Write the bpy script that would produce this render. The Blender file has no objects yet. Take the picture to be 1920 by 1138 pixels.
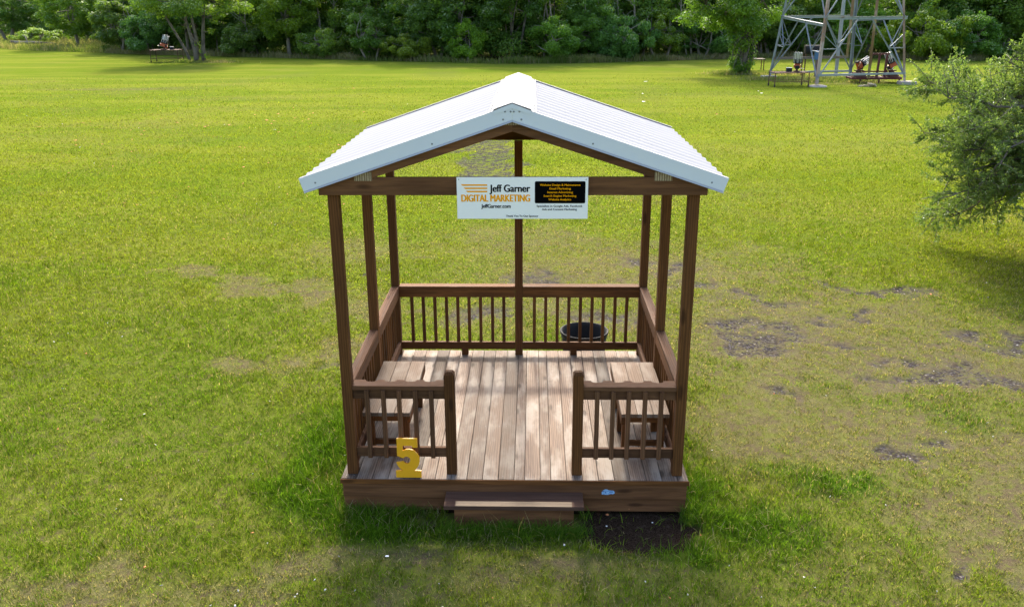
import bpy, math, random
import numpy as np
from mathutils import Matrix, Vector
R_ = math.radians
random.seed(7); rng = np.random.default_rng(11)
sc = bpy.context.scene
COL = sc.collection

# ------------------------------------------------------------------ camera
cd = bpy.data.cameras.new('camera'); cam = bpy.data.objects.new('camera', cd); COL.objects.link(cam)
cr = Vector((0.99972234, 0.02301457, -0.00505713)); cu = Vector((-0.00268828, 0.32461126, 0.9458437)); cf = Vector((-0.02340979, 0.94556748, -0.32458299))
m = Matrix.Identity(4)
for i in range(3):
    m[i][0] = cr[i]; m[i][1] = cu[i]; m[i][2] = -cf[i]
m[0][3], m[1][3], m[2][3] = 0.159, -6.8016, 3.9576
cam.matrix_world = m
cd.sensor_width = 36; cd.lens = 1648.313/1920*36; cd.clip_start = .1; cd.clip_end = 1500
sc.camera = cam

# ------------------------------------------------------------------ world, sun, exposure
SUN_EL, SUN_AZ = 37.5, -2.0        # azimuth from +y, clockwise
w = bpy.data.worlds.new("World"); sc.world = w; w.use_nodes = True
nt = w.node_tree; nt.nodes.clear()
sky = nt.nodes.new('ShaderNodeTexSky'); sky.sky_type = 'NISHITA'; sky.sun_disc = False
sky.sun_elevation = R_(SUN_EL); sky.sun_rotation = R_(SUN_AZ)
sky.air_density = 1.0; sky.dust_density = 5.0; sky.ozone_density = 1.0; sky.altitude = 0
bg = nt.nodes.new('ShaderNodeBackground'); bg.inputs[1].default_value = 0.15
ow = nt.nodes.new('ShaderNodeOutputWorld')
nt.links.new(sky.outputs[0], bg.inputs[0]); nt.links.new(bg.outputs[0], ow.inputs[0])
sl = bpy.data.lights.new('sun', 'SUN'); sl.energy = 1.55; sl.angle = R_(3.5); sl.color = (1, .92, .78)
so = bpy.data.objects.new('sun', sl); COL.objects.link(so)
el, az = R_(SUN_EL), R_(SUN_AZ)
so.rotation_euler = Vector((math.sin(az)*math.cos(el), math.cos(az)*math.cos(el), math.sin(el))).to_track_quat('Z', 'Y').to_euler()
sc.view_settings.view_transform = 'Standard'; sc.view_settings.look = 'None'
sc.view_settings.exposure = 1.74; sc.view_settings.gamma = 1
sc.cycles.use_denoising = True
sc.cycles.transparent_max_bounces = 16; sc.cycles.max_bounces = 6

G = -0.35   # ground level; the deck top is z = 0

# ------------------------------------------------------------------ material helpers
class NT:
    def __init__(s, name):
        s.m = bpy.data.materials.new(name); s.m.use_nodes = True; s.t = s.m.node_tree; s.t.nodes.clear()
        s.out = s.n('ShaderNodeOutputMaterial')
    def n(s, typ, **kw):
        x = s.t.nodes.new(typ)
        for k, v in kw.items():
            if k[0] == '_': setattr(x, k[1:], v)
        return x
    def set(s, sock, v):
        if isinstance(v, bpy.types.NodeSocket): s.t.links.new(v, sock)
        elif v is not None:
            if hasattr(sock.default_value, '__len__') and not hasattr(v, '__len__'): v = (v,)*len(sock.default_value)
            if hasattr(v, '__len__') and len(v) == 3 and len(sock.default_value) == 4: v = tuple(v)+(1,)
            sock.default_value = v
    def attr(s, name, out='Vector'):
        a = s.n('ShaderNodeAttribute'); a.attribute_name = name; return a.outputs[out]
    def pos(s): return s.n('ShaderNodeNewGeometry').outputs['Position']
    def scale(s, v, k):
        x = s.n('ShaderNodeVectorMath'); x.operation = 'MULTIPLY'; s.set(x.inputs[0], v); s.set(x.inputs[1], k); return x.outputs[0]
    def noise(s, v, sc_=1, det=4, rough=.55, dist=0, col=False):
        x = s.n('ShaderNodeTexNoise'); s.set(x.inputs['Vector'], v); s.set(x.inputs['Scale'], sc_); s.set(x.inputs['Detail'], det)
        s.set(x.inputs['Roughness'], rough); s.set(x.inputs['Distortion'], dist); return x.outputs['Color' if col else 'Fac']
    def vor(s, v, sc_=1, out='Distance', feat='F1'):
        x = s.n('ShaderNodeTexVoronoi'); x.feature = feat; s.set(x.inputs['Vector'], v); s.set(x.inputs['Scale'], sc_); return x.outputs[out]
    def math(s, op, a, b=None, c=None, clamp=False):
        x = s.n('ShaderNodeMath'); x.operation = op; x.use_clamp = clamp; s.set(x.inputs[0], a)
        if b is not None: s.set(x.inputs[1], b)
        if c is not None: s.set(x.inputs[2], c)
        return x.outputs[0]
    def ramp(s, f, a, b, lo=0., hi=1.):
        x = s.n('ShaderNodeMapRange'); x.interpolation_type = 'SMOOTHSTEP'; s.set(x.inputs[0], f); s.set(x.inputs[1], a); s.set(x.inputs[2], b); s.set(x.inputs[3], lo); s.set(x.inputs[4], hi); return x.outputs[0]
    def mix(s, f, a, b, mode='MIX'):
        x = s.n('ShaderNodeMix'); x.data_type = 'RGBA'; x.blend_type = mode; s.set(x.inputs[0], f); s.set(x.inputs[6], a); s.set(x.inputs[7], b); return x.outputs[2]
    def bump(s, h, strength=.3, dist=.01):
        x = s.n('ShaderNodeBump'); s.set(x.inputs['Height'], h); s.set(x.inputs['Strength'], strength); s.set(x.inputs['Distance'], dist); return x.outputs[0]
    def bsdf(s, col, rough=.6, metal=0, normal=None, spec=.5):
        x = s.n('ShaderNodeBsdfPrincipled'); s.set(x.inputs['Base Color'], col); s.set(x.inputs['Roughness'], rough); s.set(x.inputs['Metallic'], metal)
        s.set(x.inputs['Specular IOR Level'], spec)
        if normal is not None: s.set(x.inputs['Normal'], normal)
        s.t.links.new(x.outputs[0], s.out.inputs[0]); return x

def wood(name, a, b, dark, knot=1., grey=None, rough=.65, spread=.25):
    """grain runs along x of the 'gr' attribute; rnd is one number per board"""
    s = NT(name); gr = s.attr('gr'); rnd = s.attr('rnd', 'Fac')
    g1 = s.noise(s.scale(gr, (1.6, 26, 26)), 1, 5, .6, 1.2)
    g2 = s.noise(s.scale(gr, (5, 160, 160)), 1, 3, .6)
    blot = s.noise(s.scale(gr, (1.5, 5, 5)), 1, 4, .6)
    wv = s.n('ShaderNodeTexWave'); wv.wave_type = 'BANDS'; wv.bands_direction = 'Y'
    s.set(wv.inputs['Vector'], s.scale(gr, (.75, 7, 7))); s.set(wv.inputs['Scale'], 2.2); s.set(wv.inputs['Distortion'], 7.); s.set(wv.inputs['Detail'], 2.); s.set(wv.inputs['Detail Scale'], .7)
    c = s.mix(s.ramp(g1, .3, .7), a, b)
    c = s.mix(s.math('MULTIPLY', wv.outputs['Fac'], .50), c, dark)
    c = s.mix(s.ramp(g2, .55, .8, 0, .55), c, dark)
    if grey is not None:
        c = s.mix(s.ramp(blot, .42, .66, 0, .8), c, grey)
        wet = s.noise(s.scale(gr, (2.2, 3, 3)), 1, 3, .5)
        c = s.mix(s.ramp(wet, .58, .75, 0, .4), c, (dark[0]*1.6, dark[1]*1.5, dark[2]*1.4))
    kd = s.vor(s.scale(gr, (1.9, 6.5, 6.5)), 1)
    c = s.mix(s.math('MULTIPLY', s.ramp(kd, .07, .19, 1, 0), .65*knot), c, (dark[0]*.5, dark[1]*.45, dark[2]*.4))
    v = s.ramp(rnd, 0, 1, 1-spread, 1+spread*.8)
    c = s.mix(1, c, v, 'MULTIPLY')
    h = s.math('ADD', s.math('MULTIPLY', g1, .6), s.math('MULTIPLY', g2, .4))
    s.bsdf(c, s.ramp(g1, .2, .8, rough+.1, rough-.1), 0, s.bump(h, .35, .004), .15)
    return s.m

def plain(name, col, rough=.5, metal=0, var=.15, nsc=30, rust=None, rustamt=.5, bump=.1, spec=.5):
    s = NT(name); tc = s.n('ShaderNodeTexCoord').outputs['Object']
    n1 = s.noise(tc, nsc, 4); n0 = s.noise(tc, nsc*.12, 4)
    c = s.mix(n1, tuple(x*(1-var) for x in col), tuple(min(1, x*(1+var)) for x in col))
    if rust: c = s.mix(s.ramp(n0, rustamt, rustamt+.12), c, s.mix(n1, rust, tuple(x*.45 for x in rust)))
    s.bsdf(c, rough, metal, s.bump(n1, bump, .002), spec)
    return s.m

def leafmat(name, a, b, trans=.45, rough=.45, gloss=.12):
    s = NT(name); rnd = s.attr('rnd', 'Fac'); oi = s.n('ShaderNodeObjectInfo')
    c = s.mix(rnd, a, b); c = s.mix(1, c, oi.outputs['Color'], 'MULTIPLY')
    d = s.n('ShaderNodeBsdfDiffuse'); s.set(d.inputs[0], c)
    t = s.n('ShaderNodeBsdfTranslucent'); s.set(t.inputs[0], s.mix(1, c, (1.25, 1.3, .55), 'MULTIPLY'))
    g = s.n('ShaderNodeBsdfGlossy'); s.set(g.inputs[0], (.9, .95, .9)); s.set(g.inputs[1], rough)
    m1 = s.n('ShaderNodeMixShader'); m1.inputs[0].default_value = trans; s.t.links.new(d.outputs[0], m1.inputs[1]); s.t.links.new(t.outputs[0], m1.inputs[2])
    fr = s.n('ShaderNodeFresnel'); fr.inputs[0].default_value = 1.35
    m2 = s.n('ShaderNodeMixShader'); s.set(m2.inputs[0], s.math('MULTIPLY', fr.outputs[0], gloss*4, clamp=True)); s.t.links.new(m1.outputs[0], m2.inputs[1]); s.t.links.new(g.outputs[0], m2.inputs[2])
    s.t.links.new(m2.outputs[0], s.out.inputs[0]); return s.m

M = {}
M['stain'] = wood('stained_timber', (.168, .068, .020), (.104, .040, .012), (.044, .017, .006), 1., None, .75)
M['rail'] = wood('faded_stained_timber', (.178, .084, .040), (.118, .052, .025), (.054, .024, .012), 1., None, .75)
M['skirt'] = wood('skirt_timber', (.190, .086, .036), (.122, .052, .022), (.056, .024, .011), 1., None, .75)
M['deck'] = wood('weathered_decking', (.218, .156, .116), (.132, .091, .066), (.034, .021, .014), 1., (.285, .248, .210), .7, .50)
M['bench'] = wood('weathered_bench_timber', (.190, .128, .090), (.130, .084, .056), (.050, .029, .018), .6, (.225, .182, .148), .7)
M['step'] = wood('worn_step_timber', (.125, .068, .046), (.080, .042, .028), (.045, .023, .016), .4, None, .8)
M['nose'] = wood('bare_step_edge', (.33, .24, .16), (.20, .14, .09), (.07, .045, .03), .3)
M['white_metal'] = plain('white_roof_metal', (.41, .412, .418), .85, 0, .05, 3, None, bump=.02, spec=.05)
M['ridge_metal'] = plain('bright_ridge_metal', (.44, .44, .445), .8, 0, .02, 3, None, bump=.02, spec=.05)
M['trim_metal'] = plain('pale_trim_metal', (.66, .69, .73), .35, 0, .03, 4, None, bump=.03)
M['screw'] = plain('grey_screw', (.22, .23, .24), .5, .4, .1)
M['plate'] = None
M['galv'] = plain('galvanised_steel', (.25, .29, .32), .5, .35, .2, 6, (.20, .12, .08), .60)
M['galv_rust'] = plain('rusting_steel_leg', (.38, .30, .25), .6, .2, .2, 6, (.33, .21, .14), .42)
M['rust'] = plain('rusty_steel', (.10, .045, .030), .8, .1, .35, 9, (.16, .075, .04), .5)
M['red_steel'] = plain('dark_red_steel', (.085, .014, .016), .6, .1, .3, 6, (.10, .045, .03), .62)
M['concrete'] = plain('concrete', (.34, .31, .28), .9, 0, .2, 8, (.22, .20, .17), .6, .4)
M['orange'] = plain('orange_paint', (.42, .09, .035), .5, 0, .2, 12, (.16, .06, .03), .6)
M['black'] = plain('black_plastic', (.010, .012, .013), .85, 0, .2, 20)
M['silver'] = plain('silver_tube', (.55, .57, .60), .35, .5, .1)
M['yellow'] = plain('yellow_paint', (.88, .41, .012), .45, 0, .08, 9, (.66, .30, .02), .70, .15)
M['white'] = plain('white_paint', (.88, .88, .88), .5, 0, .01)
M['banner'] = plain('banner_vinyl', (.94, .91, .87), .6, 0, .01)
M['fleck'] = plain('dull_white_scrap', (.50, .49, .46), .8, 0, .2)
M['ink'] = plain('black_ink', (.004, .004, .004), .9, 0, .02, spec=.0)
M['sign_orange'] = plain('orange_ink', (.98, .40, .002), .9, 0, .02, spec=.0)
M['blue'] = plain('blue_steel', (.06, .16, .30), .5, .1, .2)
M['ltblue'] = plain('pale_blue_vinyl', (.28, .48, .72), .4, 0, .3, 60)
M['dkblue'] = plain('dark_blue_ink', (.02, .06, .28), .4)
M['claybit'] = plain('orange_clay', (.62, .22, .08), .8)
M['bark'] = plain('bark', (.15, .125, .10), .95, 0, .4, 14, (.08, .07, .055), .5, .8)
M['bark_pale'] = plain('pale_bark', (.25, .22, .18), .95, 0, .35, 10, (.14, .12, .10), .5, .8)
M['greywood'] = plain('grey_timber', (.17, .14, .11), .9, 0, .3, 10, (.10, .085, .07), .5, .4)
M['leaf'] = leafmat('woodland_leaves', (.072, .145, .032), (.165, .265, .050), .50, .5, .02)
M['oakleaf'] = leafmat('oak_leaves', (.110, .185, .052), (.210, .280, .090), .48, .45, .05)
M['grass'] = None
def mk_plate():
    s = NT('zinc_nail_plate'); tc = s.n('ShaderNodeTexCoord').outputs['Object']
    x = s.n('ShaderNodeTexWave'); x.wave_type = 'BANDS'; x.bands_direction = 'X'; s.set(x.inputs['Vector'], tc); s.set(x.inputs['Scale'], 17.); s.set(x.inputs['Distortion'], 1.5)
    n = s.noise(tc, 40, 3)
    c = s.mix(s.ramp(x.outputs['Fac'], .3, .6), (.17, .11, .06), (.42, .34, .22)); c = s.mix(s.ramp(n, .4, .65, 0, .5), c, (.20, .13, .08))
    s.bsdf(c, .55, .4, s.bump(n, .3, .002)); return s.m
M['plate'] = mk_plate()

# ------------------------------------------------------------------ mesh builder
class MB:
    def __init__(s): s.v = []; s.f = []; s.g = []; s.r = []; s.mi = []
    def add(s, vs, fs, gs=None, rnd=None, mi=0):
        b = len(s.v); r = random.random() if rnd is None else rnd
        s.v += [tuple(p) for p in vs]; s.f += [tuple(b+i for i in f) for f in fs]
        s.g += [tuple(p) for p in (gs if gs is not None else vs)]; s.r += [r]*len(vs); s.mi += [mi]*len(fs)
        return s
    def box(s, x0, x1, y0, y1, z0, z1, axis=None, mtx=None, rnd=None, mi=0):
        vs = [(x, y, z) for x in (x0, x1) for y in (y0, y1) for z in (z0, z1)]
        fs = [(0, 1, 3, 2), (4, 6, 7, 5), (0, 4, 5, 1), (2, 3, 7, 6), (0, 2, 6, 4), (1, 5, 7, 3)]
        d = (x1-x0, y1-y0, z1-z0)
        if axis is None: axis = max(range(3), key=lambda i: d[i])
        o = (random.uniform(-40, 40), random.uniform(-40, 40), random.uniform(-40, 40))
        perm = {0: (0, 1, 2), 1: (1, 0, 2), 2: (2, 0, 1)}[axis]
        gs = [(p[perm[0]]+o[0], p[perm[1]]+o[1], p[perm[2]]+o[2]) for p in vs]
        if mtx is not None: vs = [tuple(mtx @ Vector(p)) for p in vs]
        return s.add(vs, fs, gs, rnd, mi)
    def beam(s, a, b, wd, ht, up=(0, 0, 1), mi=0, rnd=None):
        a, b = Vector(a), Vector(b); d = b-a; L = d.length; x = d.normalized(); u = Vector(up)
        y = u.cross(x)
        if y.length < 1e-4: y = Vector((1, 0, 0)).cross(x)
        y.normalize(); z = x.cross(y)
        mt = Matrix(((x[0], y[0], z[0], a[0]), (x[1], y[1], z[1], a[1]), (x[2], y[2], z[2], a[2]), (0, 0, 0, 1)))
        return s.box(0, L, -wd/2, wd/2, -ht/2, ht/2, 0, mt, rnd, mi)
    def prism(s, poly, y0, y1, axis=0, mi=0):
        """polygon in x,z extruded along y"""
        n = len(poly); vs = [(p[0], y0, p[1]) for p in poly]+[(p[0], y1, p[1]) for p in poly]
        fs = [tuple(range(n)), tuple(range(2*n-1, n-1, -1))]+[(i, i+n, (i+1) % n+n, (i+1) % n) for i in range(n)]
        o = (random.uniform(-40, 40), random.uniform(-40, 40), 0)
        perm = (0, 1, 2) if axis == 0 else ((1, 0, 2) if axis == 1 else (2, 0, 1))
        return s.add(vs, fs, [(p[perm[0]]+o[0], p[perm[1]]+o[1], p[perm[2]]) for p in vs], None, mi)
    def slab(s, poly, z0, z1, axis=0, mi=0):
        """polygon in x,y extruded along z"""
        n = len(poly); vs = [(p[0], p[1], z0) for p in poly]+[(p[0], p[1], z1) for p in poly]
        fs = [tuple(range(n-1, -1, -1)), tuple(range(n, 2*n))]+[(i, (i+1) % n, (i+1) % n+n, i+n) for i in range(n)]
        o = (random.uniform(-40, 40), random.uniform(-40, 40), 0); perm = (0, 1, 2) if axis == 0 else (1, 0, 2)
        return s.add(vs, fs, [(p[perm[0]]+o[0], p[perm[1]]+o[1], p[perm[2]]) for p in vs], None, mi)
    def tube(s, pts, rad, n=8, mi=0, caps=True):
        pts = [Vector(p) for p in pts]; rad = rad if hasattr(rad, '__len__') else [rad]*len(pts)
        vs = []; fs = []; gs = []; L = 0; ref = Vector((.3, 1, .2)).normalized()
        for i, p in enumerate(pts):
            d = (pts[min(i+1, len(pts)-1)]-pts[max(i-1, 0)]).normalized()
            x = d.cross(ref)
            if x.length < .1: x = d.cross(Vector((1, 0, 0)))
            x.normalize(); y = d.cross(x)
            if i: L += (p-pts[i-1]).length
            for k in range(n):
                a = 2*math.pi*k/n
                vs.append(p+(x*math.cos(a)+y*math.sin(a))*rad[i]); gs.append((L, a*.05, 0))
        for i in range(len(pts)-1):
            for k in range(n): fs.append((i*n+k, i*n+(k+1) % n, (i+1)*n+(k+1) % n, (i+1)*n+k))
        if caps: fs.append(tuple(range(n-1, -1, -1))); fs.append(tuple(range(len(vs)-n, len(vs))))
        return s.add(vs, fs, gs, None, mi)
    def lathe(s, prof, cx=0, cy=0, n=32, mi=0):
        vs = [(cx+r*math.cos(2*math.pi*k/n), cy+r*math.sin(2*math.pi*k/n), z) for r, z in prof for k in range(n)]
        fs = [(i*n+k, i*n+(k+1) % n, (i+1)*n+(k+1) % n, (i+1)*n+k) for i in range(len(prof)-1) for k in range(n)]
        return s.add(vs, fs, None, None, mi)
    def mesh(s, name):
        me = bpy.data.meshes.new(name); me.from_pydata(s.v, [], s.f)
        at = me.attributes.new('gr', 'FLOAT_VECTOR', 'POINT'); at.data.foreach_set('vector', np.array(s.g, np.float32).ravel())
        at = me.attributes.new('rnd', 'FLOAT', 'POINT'); at.data.foreach_set('value', np.array(s.r, np.float32))
        if any(s.mi): me.polygons.foreach_set('material_index', s.mi)
        me.update(); return me
    def build(s, name, mats, parent=None, bevel=0, smooth=False, label=None):
        me = s.mesh(name)
        for mm in (mats if isinstance(mats, (list, tuple)) else [mats]): me.materials.append(mm)
        o = bpy.data.objects.new(name, me); COL.objects.link(o)
        if smooth: me.polygons.foreach_set('use_smooth', [True]*len(me.polygons))
        if bevel:
            b = o.modifiers.new('bevel', 'BEVEL'); b.width = bevel; b.segments = 2; b.limit_method = 'ANGLE'
        if parent is not None:
            o.parent = parent
            if parent.type == 'EMPTY' and parent.get('_world'): o.location = [-c for c in parent.location]
        if label: o['label'] = label
        return o

def tag(o, label=None, cat=None, group=None, kind=None):
    if label: o['label'] = label
    if cat: o['category'] = cat
    if group: o['group'] = group
    if kind: o['kind'] = kind
    return o
def empty(name, loc, world=False, **kw):
    o = bpy.data.objects.new(name, None); COL.objects.link(o); o.location = loc; o.empty_display_size = .2
    if world: o['_world'] = 1
    return tag(o, **kw)
def copy_tree(o, parent=None):
    c = o.copy(); COL.objects.link(c); c.parent = parent
    for ch in [x for x in bpy.data.objects if x.parent == o]: copy_tree(ch, c)
    return c

# ------------------------------------------------------------------ noise / zones on the ground (numpy)
def _hash(ix, iy, s):
    h = (ix.astype(np.int64)*374761393+iy.astype(np.int64)*668265263+s*974634777) & 0xffffffff
    h = ((h ^ (h >> 13))*1274126177) & 0xffffffff
    return ((h ^ (h >> 16)) & 0xffff)/65535.
def vnoise(x, y, s=0):
    ix = np.floor(x); iy = np.floor(y); fx = x-ix; fy = y-iy; fx = fx*fx*(3-2*fx); fy = fy*fy*(3-2*fy)
    a = _hash(ix, iy, s); b = _hash(ix+1, iy, s); c = _hash(ix, iy+1, s); d = _hash(ix+1, iy+1, s)
    return (a*(1-fx)+b*fx)*(1-fy)+(c*(1-fx)+d*fx)*fy
def fbm(x, y, s=0, o=4):
    t = 0; amp = .5; n = 0
    for i in range(o):
        t = t+amp*vnoise(x*2**i+17.3*i, y*2**i+9.1*i, s+i); n += amp; amp *= .55
    return t/n
def sm(x, a, b): t = np.clip((x-a)/(b-a), 0, 1); return t*t*(3-2*t)
def blobs(x, y, L, warp=.25):
    wx = x+(fbm(x*1.3, y*1.3, 5)-.5)*2*warp*2; wy = y+(fbm(x*1.3+9, y*1.3, 6)-.5)*2*warp*2
    r = np.zeros_like(x)
    for (cx, cy, rx, ry, a) in L: r = np.maximum(r, a*np.exp(-(((wx-cx)/rx)**2+((wy-cy)/ry)**2)))
    return r
GRAVEL = [(-1.44, 21.3, .6, 1.7, 3.), (-1.15, 17.2, .6, 2.2, 3.2), (-1.0, 14.2, .5, .8, .7), (3.15, 4.7, .55, .3, 1), (3.05, 3.95, .55, .45, 1.1), (3.4, 4.1, .4, .3, .9), (2.8, 4.2, .3, .2, .7),
  (4.12, 5.0, .35, .2, .8), (5.5, 3.15, .7, .28, 1.), (6.0, 2.9, .6, .25, .9), (4.9, 3.4, .4, .15, .7), (4.2, 1.35, .32, .16, 1), (3.85, 1.0, .2, .22, .9), (.55, 7.1, .55, .3, .9),
  (1.83, 7.9, .4, .3, .8), (2.75, 7.7, .45, .35, .9), (4.35, 4.0, .4, .2, .7), (4.4, 5.3, .3, .2, .7), (5.2, 5.3, .35, .2, .8), (3.5, -.85, .28, .14, 1), (3.1, 2.46, .25, .16, .7), (3.0, 6.8, .6, .3, .8),
  (3.8, 6.1, .4, .25, .8), (-.92, 5.3, .7, .5, .6), (1.2, 5.2, .8, .5, .6), (4.5, 3.3, .3, .15, .7), (6.5, 4.3, .6, .2, .9), (-2.2, 3.2, .3, .18, .7), (-1.9, 4.3, .3, .5, .8), (-2.4, 7.2, .5, .3, .5), (5.6, 6.6, .9, .3, .7)]
WORN = [(3.2, 4.3, 1.5, 1.1, 1), (5.6, 3.2, 1.8, .7, 1), (4.0, 1.2, .7, .6, .9), (3.6, -.8, .7, .45, .9), (4.2, 5.6, 2.2, .8, .7), (2.6, 7.3, 1.8, .9, .7), (.8, 6.6, 1.6, .7, .6), (-2.3, 3.6, .7, .8, .6), (2.9, 2.7, 1.2, .6, .6), (5.2, .2, 1.2, .8, .6)]
DRY = [(-4.79, 7.05, 1.2, .6, .9), (-3.65, 6.6, 1.2, .5, .9), (-2.5, 5.6, 1.0, .7, .8), (-3.0, 3.3, .8, .4, .7), (-2.4, 3.6, .5, .8, .8), (4.2, 4.2, 3.6, 3.0, .95), (3.2, 1.9, 1.8, 1.8, .95), (4.2, -.2, 1.6, 1.4, .9),
  (5.5, 1, 2, 2, .8), (-21.6, 40.6, 5, 1.1, .8), (-2.7, 8.7, 1.6, 1.2, .6), (-3.2, -1.2, 1.6, .7, .75), (-1.8, -1.1, 1.3, .45, .7), (0, -1.2, 1.5, .35, .7), (.3, 9.5, 2.5, 2, .65), (2.3, 7.5, 3, 2.5, .8), (0, 5.5, 2, 1.5, .6),
  (3, 14, 4, 3, .45), (-8, 32, 7, 4, .3), (-14, 36, 6, 2, .45), (-16, 26, 7, 2, .4), (-4, 27, 6, 2, .35)]
LUSH = [(a, b, c, d, e*.75) for a, b, c, d, e in [(-1.9, 1.3, .45, 1.1, 1.1), (-2.0, .4, .5, .7, 1), (-1.2, -.25, .8, .35, 1.1), (2.9, .6, .55, .35, 1.), (1.75, .1, .35, .6, .9), (2.1, -.35, .6, .35, .9), (4.9, 1.9, .7, .3, .7), (0, -.3, .9, .28, 1.1), (1.3, -.75, .6, .2, .9),
  (-3.2, .9, 1.6, 1.6, .35), (0, 3.7, 1.6, .5, .45)]]
DIRT = [(1.08, -.24, .47, .35, 1.9), (-.72, -.16, .12, .07, 1.2), (.78, .0, .25, .12, 1.2), (-1.8, .95, .1, .3, .6)]
def wood_edge(x):   # where the lawn meets the woodland
    return np.interp(x, [-120, -77, -52, -37, -26, -16, -9, -2.6, 3.5, 9.5, 14, 21, 26, 31, 40, 120], [150, 112, 84, 75.5, 70.5, 66.5, 62.8, 60, 60.5, 62.5, 64.5, 66.5, 65.5, 61, 64, 90])
def zones(x, y):
    z = {}
    n = fbm(x*2.2, y*2.2, 3, 5)
    g = blobs(x, y, GRAVEL, .45); z['gravel'] = sm(g*(.35+1.3*fbm(x*7, y*7, 13, 4)), .36, .66)
    d = blobs(x, y, DRY, .5); z['dry'] = np.clip(sm(d*(.45+1.1*n), .18, .85)+.25*sm(fbm(x*.35, y*.35, 21), .5, .75), 0, 1)
    z['lush'] = sm(blobs(x, y, LUSH, .25)*(.6+.8*n), .2, .8)
    z['dirt'] = sm(blobs(x, y, DIRT, .05)*(.6+.8*fbm(x*9, y*9, 15, 3)), .42, .62); z['halo'] = sm(-y, -14, -11)*np.maximum(sm(g*(.4+1.2*fbm(x*4, y*4, 14, 4)), .12, .5), .9*sm(blobs(x, y, WORN, .6)*(.1+1.7*fbm(x*4.5, y*4.5, 16, 5)), .42, .85))
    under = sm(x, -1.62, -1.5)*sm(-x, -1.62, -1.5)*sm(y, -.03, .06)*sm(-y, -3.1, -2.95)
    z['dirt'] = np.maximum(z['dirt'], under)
    z['bare'] = sm(-y, -16, -7)*sm(fbm(x*11, y*11, 31, 4)+.09*z['dry']-.2*z['lush']+.08*(fbm(x*.9, y*.9, 33)-.5), .60, .74)*.75
    z['thatch'] = sm(-y, -15, -1)
    z['woods'] = sm(y-wood_edge(x)+(n-.5)*1.5, -.3, 1.2)
    tb = np.exp(-(((x-17.2)/3.2)**2+((y-44.6)/2.6)**2)); z['rough'] = sm(tb*(.5+n), .3, .7)
    return z

# ------------------------------------------------------------------ ground
def axis_vals(a0, a1, near0, near1, h, grow=1.06):
    v = list(np.arange(near0, near1, h)); s = h; p = near1
    while p < a1: v.append(p); s *= grow; p += s
    v.append(a1); s = h; p = near0; lo = []
    while p > a0: s *= grow; p -= s; lo.append(max(p, a0))
    return np.array(sorted(set(lo))+v)
gx = axis_vals(-240, 240, -6, 8.5, .045, 1.035); gy = axis_vals(-60, 330, -2.2, 9.5, .045, 1.03)
X, Y = np.meshgrid(gx, gy); X = X.ravel(); Y = Y.ravel()
Z = zones(X, Y)
H = G+(fbm(X*.25, Y*.25, 41)-.5)*.05*sm(np.hypot(X, Y-1.5), 2.5, 6)+(fbm(X*3, Y*3, 43)-.5)*.018*(np.abs(X) > 1.7)
H = H-.03*Z['dirt']-.014*Z['gravel']-.006*Z['halo']+(fbm(X*14, Y*14, 47)-.5)*.012*Z['dirt']
nx, ny = len(gx), len(gy)
ii = (np.arange(ny-1)[:, None]*nx+np.arange(nx-1)[None, :]).ravel()
F = np.stack([ii, ii+1, ii+1+nx, ii+nx], 1)
def np_mesh(name, V, F, attrs=None, mats=(), smooth=False):
    me = bpy.data.meshes.new(name); k = F.shape[1]
    me.vertices.add(len(V)); me.vertices.foreach_set('co', np.ascontiguousarray(V, np.float32).ravel())
    me.loops.add(F.size); me.loops.foreach_set('vertex_index', np.ascontiguousarray(F, np.int32).ravel())
    me.polygons.add(len(F)); me.polygons.foreach_set('loop_start', np.arange(0, F.size, k, dtype=np.int32))
    me.polygons.foreach_set('loop_total', np.full(len(F), k, np.int32))
    if smooth: me.polygons.foreach_set('use_smooth', np.ones(len(F), bool))
    for n_, (dom, arr) in (attrs or {}).items():
        if arr.ndim == 2:
            a = me.attributes.new(n_, 'FLOAT_COLOR', dom); a.data.foreach_set('color', np.concatenate([arr, np.ones((len(arr), 1))], 1).astype(np.float32).ravel())
        else:
            a = me.attributes.new(n_, 'FLOAT', dom); a.data.foreach_set('value', arr.astype(np.float32))
    me.update(calc_edges=True)
    for mm in mats: me.materials.append(mm)
    return me

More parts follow.
